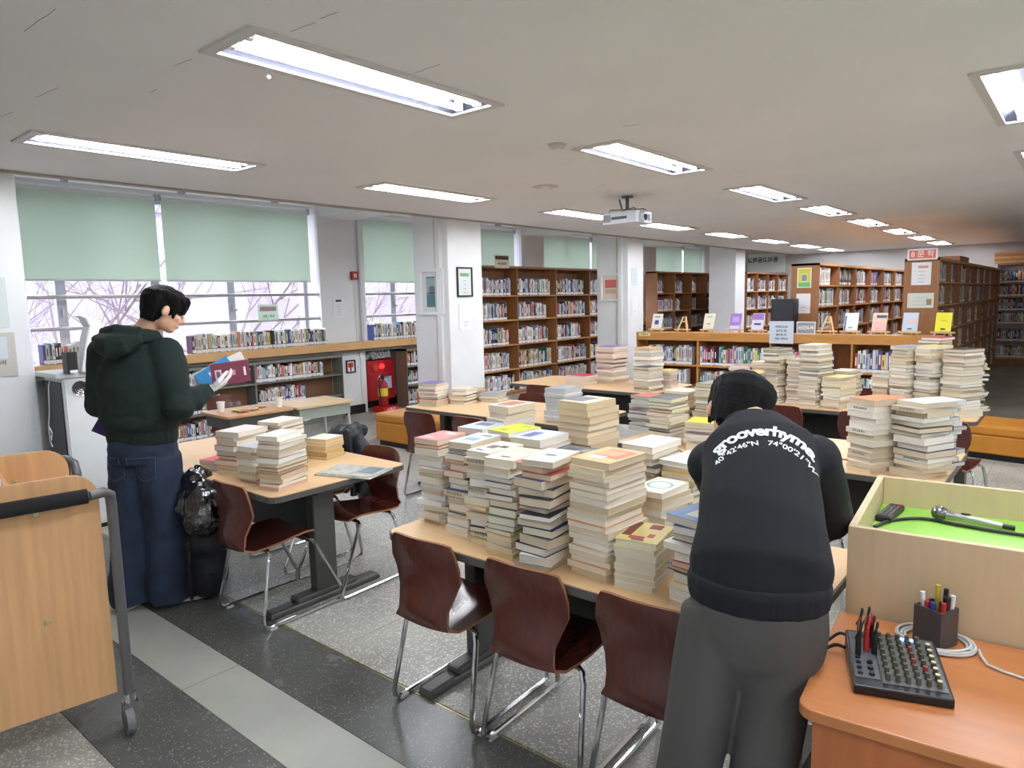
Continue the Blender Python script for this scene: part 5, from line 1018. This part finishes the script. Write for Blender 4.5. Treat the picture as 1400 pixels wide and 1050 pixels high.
hand(k, wrL_, PF*.8-ZU*.5, PR, ZU, .5)
p1 = remesh(k, 'person', SKIN, None, .0065, 3, None, L0); p1.location = L0
tag(p1, 'person standing in dark green hoodie and wide jeans, holding books', 'person')
eyes(hp, 1.04, p1, HR, HF, HU, L0)
k = MB(); hair(k, hp, 1.04, HR, HF, HU, .004, -.08, -.035, 5); ell(k, hp(.02, .075, .07), (.05, .03, .03), HR, HF, HU)
remesh(k, 'hair', HAIR, p1, .006, 1, lambda co, n_: .004*noise.noise(Vector((co.x*90, co.y*90, co.z*14))), L0)
GREEN = mat('dark_green_fleece', (22, 38, 34), .9, var=.12, vscale=9, bump=.12, bscale=300)
k = MB()
etube(k, [q1(0, 0, 1.0), q1(0, 0, 1.04), q1(0, 0, 1.12), q1(0, -.01, 1.25), q1(0, -.01, 1.36), q1(0, 0, 1.43), q1(0, .01, 1.485)], [(.195, .145), (.218, .165), (.222, .165), (.222, .155), (.215, .135), (.175, .105), (.10, .085)], PR)
for a, b, c, s in ((shR_, elR_, wrR_, 1), (shL_, elL_, wrL_, -1)): k.tube([a+PR*s*-.04, a, (a+b)/2, b, (b+c)/2, c-(c-b).normalized()*.01], [.08, .088, .084, .078, .068, .052], 16); ell(k, a, (.088, .088, .08)); ell(k, b, (.078,)*3)
def hood_extra(co): return 0
def torsofold(co, n_):
    v = .006*noise.noise(Vector((co.x*6, co.y*6, co.z*11)))+.006*(.4-abs(noise.noise(Vector((co.x*9+3, co.y*9, co.z*16)))))
    d = (co-elR_).length; v += .006*sin(d*120)*max(0, 1-d/.14)
    v += .006*noise.noise(Vector((co.x*14, co.y*14, co.z*40)))*max(0, 1-abs(co.z-1.07)/.1); return v
remesh(k, 'hoodie', GREEN, p1, .009, 5, torsofold, L0)
k = MB(); etube(k, [q1(0, 0, .93), q1(0, 0, .96), q1(0, 0, 1.005), q1(0, 0, 1.02)], [(.188, .14), (.192, .145), (.196, .147), (.19, .14)], PR)
remesh(k, 'hem_rib', GREEN, p1, .006, 2, lambda co, n_: .0008*sin(atan2(co.y-L0.y, co.x-L0.x)*160), L0)
for a, b in ((elR_, wrR_), (elL_, wrL_)):
    d = (b-a).normalized(); k = MB(); k.tube([b-d*.03, b-d*.01, b+d*.03], [.047, .044, .037], 16); remesh(k, 'cuff', GREEN, p1, .005, 1, None, L0)
k = MB(); hb = q1(0, -.04, 1.47)     # hood lying on the back and round the neck
pts = []
for i in range(15):
    a = radians(-150+300*i/14); pts.append(q1(.115*sin(a), .015-.105*cos(a)*1.0, 1.50+.02*cos(a)+(.0 if abs(a) < 1.5 else -.02)))
k.tube(pts, [.025+.02*cos(radians(-150+300*i/14)*.5) for i in range(15)], 12)
etube(k, [q1(-.13, -.10, 1.50), q1(-.06, -.15, 1.475), q1(.0, -.17, 1.46), q1(.06, -.15, 1.475), q1(.12, -.1, 1.50)], [(.03, .035), (.055, .05), (.07, .055), (.055, .05), (.03, .035)], ZU)
etube(k, [q1(-.11, -.08, 1.53), q1(0, -.13, 1.545), q1(.11, -.08, 1.53)], [(.03, .03), (.035, .035), (.03, .03)], ZU)
remesh(k, 'hood', GREEN, p1, .007, 3, lambda co, n_: .006*noise.noise(Vector((co.x*14, co.y*14, co.z*30))), L0)
DEN = mat('dark_denim', (46, 59, 84), .85, c2=(29, 39, 59), vscale=7, bump=.15, bscale=260)
def denim(co, n_):
    z = co.z; v = .007*noise.noise(Vector((co.x*10, co.y*10, z*5)))+.006*(.4-abs(noise.noise(Vector((co.x*8+9, co.y*8, z*13)))))
    return v*(1.7 if z < .45 else 1.1)
k = MB(); etube(k, [q1(0, 0, .84), q1(0, -.005, .9), q1(0, 0, .96)], [(.185, .14), (.19, .145), (.18, .135)], PR)
for s, an in ((1, ankR), (-1, ankL)):
    hp_ = q1(.088*s, -.0, .86); kn = (hp_*.5+an*.5)+PF*.015; k.tube([hp_, hp_*.6+kn*.4, kn, kn*.5+an*.5, an+ZU*.03, Vector((an.x, an.y, .03))], [.112, .112, .106, .108, .112, .108], 18)
jn = remesh(k, 'jeans', DEN, p1, .009, 3, denim, L0)
k = MB(); st = mat('denim_stitch', (84, 104, 136), .8)
def on_back(bv, x, z, R__, F__, base, off=.002):
    o_ = base+R__*x-F__*.6+ZU*z; h, n_, i_, d_ = bv.ray_cast(o_, F__); return (h+n_*off) if h else None
bvj = BVHTree.FromPolygons([v.co+L0 for v in jn.data.vertices], [p.vertices[:] for p in jn.data.polygons])
for s in (.075, -.105):
    pl = [(s-.065, .87), (s+.065, .87), (s+.06, .76), (s, .735), (s-.06, .76), (s-.065, .87)]
    for (xa, za), (xb, zb) in zip(pl, pl[1:]):
        pp = [on_back(bvj, xa+(xb-xa)*i/6, za+(zb-za)*i/6, PR, PF, L0) for i in range(7)]; pp = [p-L0 for p in pp if p]
        if len(pp) > 1: k.tube(pp, .0013, 4)
k.build('pocket_stitching', st, p1)
for s, an, d in ((1, ankR, Vector((.35, .93, 0))), (-1, ankL, Vector((-.45, .88, 0)))):
    d = d.normalized(); e = Vector((d.y, -d.x, 0)); g = Vector((an.x, an.y, 0)); k = MB(); SH = mat('black_canvas', (24, 24, 27), .7)
    etube(k, [g-d*.07+ZU*.05, g-d*.04+ZU*.06, g+d*.03+ZU*.06, g+d*.1+ZU*.045, g+d*.17+ZU*.038, g+d*.195+ZU*.034], [(.03, .03), (.038, .045), (.04, .042), (.045, .03), (.04, .022), (.02, .014)], e)
    sh_ = remesh(k, 'shoe', SH, p1, .006, 2, None, L0)
    k = MB(); etube(k, [g-d*.08+ZU*.013, g-d*.05+ZU*.013, g+d*.05+ZU*.013, g+d*.12+ZU*.013, g+d*.19+ZU*.013, g+d*.21+ZU*.013], [(.025, .012), (.04, .0125), (.042, .0125), (.05, .0125), (.042, .0125), (.015, .012)], e); remesh(k, 'sole', mat('shoe_sole_white', (214, 212, 206), .6), p1, .005, 1, None, L0)
k = MB(); wd = hD1.normalized(); hand(k, wrR_+wd*.022, hD1, (-.3, .25, .95), (.75, .3, .65), .55, 1.13); k.tube([wrR_-wd*.0, wrR_+wd*.03], [.034, .034], 14)
remesh(k, 'glove', mat('white_cotton_glove', (226, 228, 230), .8, bump=.2, bscale=120), p1, .0045, 2, None, L0)
k = MB(); hand(k, wrL_, PF*.8-ZU*.5, PR, ZU, .5, 1.13); remesh(k, 'glove', MATS['white_cotton_glove'], p1, .0045, 2, None, L0)
# books in the gloved hand: each lies above the palm, seen edge-on and cover-on
def held(name, label, c, X, Y, w_, h_, th, col, prints=(), tilt=0, txt=None):
    X = Vector(X).normalized(); Y = Vector(Y); Y = (Y-X*Y.dot(X)).normalized(); ca, sa = cos(radians(tilt)), sin(radians(tilt)); X, Y = X*ca+Y*sa, Y*ca-X*sa; N = X.cross(Y); c = Vector(c)
    t = empty(name, c); tag(t, label, 'book'); F = lambda v: X*v[0]+Y*v[1]+N*v[2]; hx, hy = w_/2, h_/2
    k = MB(); k.box((-hx, -hy, -th/2), (hx, hy, -th/2+.001), F); k.box((-hx, -hy, th/2-.001), (hx, hy, th/2), F); k.box((-hx, -hy, -th/2+.001), (-hx+.0015, hy, th/2-.001), F); k.build('cover', mat('heldcov_%d' % col[0], col, .45), t)
    bx('page_block', (-hx+.0016, -hy+.001, -th/2+.0011), (hx-.001, hy-.001, th/2-.0011), mat('page_cream', (226, 220, 200), .8), t, T=F)
    for (px, py, pw, ph, cc) in prints: bx('cover_print', (px-pw/2, py-ph/2, th/2), (px+pw/2, py+ph/2, th/2+.0006), mat('print_%d_%d_%d' % cc, cc, .5), t, T=F)
    return t
IX = (.37, .93, 0)          # roughly parallel to the cabinet behind, so covers face the room
hc2 = Vector((-3.715, 1.955, 1.265)); BN = Vector((.93, -.37, 0))
held('held_book', 'maroon book held in the standing person gloved hand', hc2+Vector((0, .02, .02)), IX, (.1, 0, 1), .205, .125, .014, (122, 56, 76), ((-.065, 0, .035, .05, (222, 210, 214)), (-.065, 0, .02, .035, (140, 76, 96)), (0, .0, .05, .03, (190, 150, 160)), (.075, .0, .012, .05, (226, 214, 218))), 5)
held('held_book', 'bright blue book held behind the maroon book', hc2-BN*.02+Vector((-.01, -.06, .02)), IX, (.1, 0, 1), .2, .11, .012, (60, 140, 200), ((.02, 0, .1, .05, (206, 222, 230)),), 32)
held('held_book', 'white book sticking out above the held books', hc2-BN*.037+Vector((.0, .0, .035)), IX, (.1, 0, 1), .23, .12, .014, (226, 228, 222), (), 24)
held('held_book', 'grey book held lowest behind the blue book', hc2-BN*.055+Vector((0, -.09, .0)), IX, (.1, 0, 1), .16, .11, .014, (196, 196, 186), (), 20)
held('held_book', 'dark purple book held low in the left hand', wrL_+Vector((-.05, .03, -.07)), IX, (0, 0, 1), .15, .2, .012, (58, 34, 100), ((0, 0, .08, .02, (110, 90, 150)),), -32)
# ---- person bending over the front table in the black sweatshirt
L1 = Vector((-.61, 1.66, 0)); QF, QR = Vector((-.34, .94, 0)), Vector((.94, .34, 0))
T_ = [Vector(p) for p in ((-.60, 1.66, .90), (-.605, 1.68, .98), (-.63, 1.745, 1.07), (-.665, 1.84, 1.16), (-.70, 1.92, 1.225), (-.735, 1.985, 1.27))]
hc = Vector((-.82, 2.07, 1.30)); hF, hU = (-.45, .62, -.58), (-.1, .7, .65); HR, HF, HU = basis(hF, hU)
shR_, elR_, wrR_ = Vector((-.575, 1.985, 1.195)), Vector((-.575, 2.15, .995)), Vector((-.70, 2.36, .83)); shL_, elL_, wrL_ = Vector((-.83, 1.92, 1.165)), Vector((-.86, 2.10, 1.02)), Vector((-.885, 2.32, .86))
k = MB(); hp = head(k, hc, hF, hU, .98)
etube(k, [T_[4], T_[5], (T_[5]+hc)/2-HF*.01, hc-HU*.03-HF*.03], [(.08, .07), (.056, .056), (.052, .054), (.05, .055)], QR)
etube(k, T_, [(.14, .1), (.14, .1), (.132, .105), (.13, .1), (.13, .085), (.07, .06)], QR)
for a, b, c in ((shR_, elR_, wrR_), (shL_, elL_, wrL_)): k.tube([a, (a+b)/2, b, (b+c)/2, c], [.05, .044, .038, .033, .026], 12); ell(k, a, (.055,)*3)
anR, anL = Vector((-.59, 1.56, .09)), Vector((-.765, 1.49, .09)); LG = []
for s, an in ((1, anR), (-1, anL)):
    h0 = Vector((-.615, 1.66, .86))+QR*.08*s; kn = (h0+an)/2; LG.append((h0, kn, an)); k.tube([h0, (h0+kn)/2, kn, (kn+an)/2, an, an-ZU*.05], [.085, .075, .057, .052, .04, .038], 12)
hand(k, wrR_, (-.5, .6, -.35), (0, 0, -1), (-.8, -.5, 0), .6, .95); hand(k, wrL_, (0, .8, -.4), (0, 0, -1), (.9, 0, 0), .6, .95)
p2 = remesh(k, 'person', SKIN, None, .006, 3, None, L1); p2.location = L1
tag(p2, 'person bending over front table in black printed sweatshirt', 'person'); eyes(hp, .98, p2, HR, HF, HU, L1)
k = MB(); hair(k, hp, .98, HR, HF, HU, .0, -.085, -.035, 9); ell(k, hp(0, -.045, -.045), (.074, .055, .055), HR, HF, HU)
remesh(k, 'hair', HAIR, p2, .0055, 2, lambda co, n_: .0025*noise.noise(Vector(((co-hc).dot(HR)*110, (co-hc).dot(HF)*110, (co-hc).dot(HU)*12))), L1)
k = MB()
for q in (-1, 1):
    k.tube([hp(q*.083, -.005, .01)-L1, hp(q*.078, .06, .012)-L1, hp(q*.062, .097, .012)-L1], .0022, 6); k.tube([hp(q*.033+.026*cos(2*pi*i/16), .1, .004+.019*sin(2*pi*i/16))-L1 for i in range(16)], .0018, 5, close=True)
k.tube([hp(-.008, .1, .008)-L1, hp(.008, .1, .008)-L1], .0018, 5); k.build('glasses', BLACK, p2, smooth=True)
NAVY = mat('black_fleece', (17, 20, 27), .88, var=.08, vscale=9, bump=.1, bscale=300); k = MB()
etube(k, [T_[0]+ZU*.01, T_[0]+ZU*.045, T_[0]*.4+T_[1]*.6+ZU*.035]+T_[2:], [(.16, .12), (.164, .124), (.17, .134), (.156, .132), (.152, .13), (.16, .11), (.088, .078)], QR)
for a, b, c, s in ((shR_, elR_, wrR_, 1), (shL_, elL_, wrL_, -1)): k.tube([a-QR*s*.05, a, (a+b)/2, b, (b+c)/2, c], [.075, .08, .075, .07, .06, .045], 16); ell(k, a, (.08, .08, .075)); ell(k, b, (.07,)*3)
def f2(co, n_):
    v = .006*noise.noise(Vector((co.x*8, co.y*5, co.z*6)))+.005*(.4-abs(noise.noise(Vector((co.x*11+3, co.y*6, co.z*7)))))
    d = (co-elR_).length; v += .005*sin(d*110)*max(0, 1-d/.12); return v
sw = remesh(k, 'sweatshirt', NAVY, p2, .008, 5, f2, L1)
k = MB(); etube(k, [T_[0]-ZU*.0, T_[0]+ZU*.01, T_[0]+ZU*.05, T_[0]+ZU*.07], [(.164, .124), (.1705, .131), (.1725, .133), (.166, .126)], QR); remesh(k, 'hem_rib', NAVY, p2, .005, 3, lambda co, n_: .0004*sin(atan2(co.y-L1.y, co.x-L1.x)*170), L1)
k = MB(); k.tube([T_[5]+(QR*.082*cos(a)+(QF*.6+ZU*-.3).normalized()*.0-QF*.0+ (QF*.45-ZU*.55).normalized()*.07*sin(a)) for a in [2*pi*i/20 for i in range(20)]], .013, 8, close=True); remesh(k, 'collar_rib', NAVY, p2, .005, 2, None, L1)
TR = mat('charcoal_trousers', (76, 75, 74), .75, var=.05, vscale=6, bump=.08, bscale=200); k = MB()
etube(k, [T_[0]-ZU*.2, T_[0]-ZU*.13, T_[0]-ZU*.06, T_[0]-ZU*.0, T_[0]+ZU*.06], [(.12, .07), (.158, .108), (.168, .12), (.163, .122), (.155, .115)], QR)
for h0, kn, an in LG: k.tube([h0, h0*.6+kn*.4, kn, kn*.5+an*.5, Vector((an.x, an.y, .04))], [.09, .086, .078, .08, .082], 18)
def f3(co, n_):
    z = co.z; v = .007*noise.noise(Vector((co.x*13, co.y*13, z*2.2)))+.004*(.4-abs(noise.noise(Vector((co.x*16+4, co.y*16, z*3))))); return v
remesh(k, 'trousers', TR, p2, .008, 9, f3, L1)
for an in (anR, anL):
    d, e, g = QF, QR, Vector((an.x, an.y, 0)); k = MB(); etube(k, [g-d*.07+ZU*.045, g-d*.03+ZU*.055, g+d*.05+ZU*.05, g+d*.12+ZU*.035, g+d*.18+ZU*.03], [(.03, .035), (.038, .045), (.042, .038), (.042, .027), (.02, .018)], e); remesh(k, 'shoe', mat('grey_sneaker', (120, 120, 122), .6), p2, .006, 2, None, L1)
# lettering wrapped over the back
bv = BVHTree.FromPolygons([v.co+L1 for v in sw.data.vertices], [p.vertices[:] for p in sw.data.polygons])
Ux = (T_[4]-T_[1]).normalized(); Nx = QR.cross(Ux).normalized()
def back_text(body, size, arc, shift, bold, center, space=1.0, rot=0):
    me = text_mesh(body, size, 0, bold=bold, res=4, space=space); bm = bmesh.new(); bm.from_mesh(me); bmesh.ops.triangulate(bm, faces=bm.faces); bmesh.ops.subdivide_edges(bm, edges=[e for e in bm.edges if e.calc_length() > .006], cuts=2, use_grid_fill=False)
    cr, sr = cos(rot), sin(rot)
    for v in bm.verts:
        x, y = v.co.x, v.co.y; th = (x+shift)/arc; X = (arc+y)*sin(th); Y = (arc+y)*cos(th)-arc; X, Y = X*cr-Y*sr, X*sr+Y*cr; o_ = center+QR*X+Ux*Y+Nx*.4
        h, n_, i_, d_ = bv.ray_cast(o_, -Nx); v.co = ((h+Nx*.0025) if h else (o_-Nx*.4))-L1
    bmesh.ops.recalc_face_normals(bm, faces=bm.faces); bm.to_mesh(me); bm.free(); return link('back_lettering', me, mat('print_white', (226, 228, 230), .6), p2)
bc = T_[3]*.35+T_[4]*.65
back_text('grooverhyme.', .055, .2, 0, .0019, bc+Ux*.012+QR*.012, .92, radians(2)); back_text('40°42\'46"N   74°00\'21"W', .026, .185, 0, .0005, bc-Ux*.036+QR*.012, 1.0, radians(2))
# ---- bags and coat
PLB = mat('black_plastic_film', (14, 14, 16), .12, bump=.9, bscale=26, spec=.9, coat=.6)
def lump(name, label, cat, parts, m, vox, amp, sc_, smooth=2, seed=0):
    k = MB()
    for c, r_ in parts: ell(k, c, r_)
    c0 = Vector(parts[0][0]); c0.z = min(c[2]-r_[2] for c, r_ in parts)
    def f(co, n_): return amp*(.5-abs(noise.noise(Vector((co.x*sc_+seed, co.y*sc_, co.z*sc_*.6))))*2)+amp*.5*noise.noise(Vector((co.x*sc_*2.5, co.y*sc_*2.5, co.z*sc_*2)))
    o = remesh(k, name, m, None, vox, smooth, f, c0); o.location = c0; return tag(o, label, cat)
o = lump('backpack', 'black fabric backpack on floor below the plastic bag', 'bag', (((-3.79, 1.80, .2), (.13, .11, .2)), ((-3.76, 1.78, .36), (.16, .12, .09)), ((-3.76, 1.74, .15), (.09, .05, .12))), mat('black_nylon', (24, 26, 34), .7, bump=.2, bscale=60), .012, .008, 9)
k = MB(); k.tube([(.05, -.13, .05), (.08, -.145, .2), (.06, -.13, .38)], .01, 6); k.build('strap', BLACK, o, smooth=True)
o = lump('plastic_bag', 'shiny black plastic bag beside the standing person', 'bag', (((-3.70, 1.74, .575), (.145, .12, .15)), ((-3.77, 1.77, .67), (.1, .09, .1)), ((-3.66, 1.72, .52), (.11, .11, .1))), PLB, .008, .018, 11, 1, 3)
k = MB(); k.tube([(-.05, .02, .29), (-.06, .02, .33), (-.08, .04, .35)], [.03, .012, .022], 8); k.build('knot', PLB, o, smooth=True)
o = lump('padded_coat', 'black padded coat hung over a chair at left table', 'coat', (((-3.80, 2.80, .74), (.2, .07, .11)), ((-3.66, 2.80, .60), (.1, .075, .22)), ((-3.90, 2.82, .55), (.15, .06, .2)), ((-3.72, 2.84, .82), (.08, .05, .05)), ((-3.66, 2.83, .45), (.08, .06, .15))), mat('black_padding', (26, 27, 34), .45, bump=.3, bscale=30), .01, .012, 12)
k = MB(); k.tube([(.13, -.06, .1), (.15, -.07, .3), (.13, -.07, .5)], .022, 8); k.build('sleeve', MATS['black_padding'], o, smooth=True)
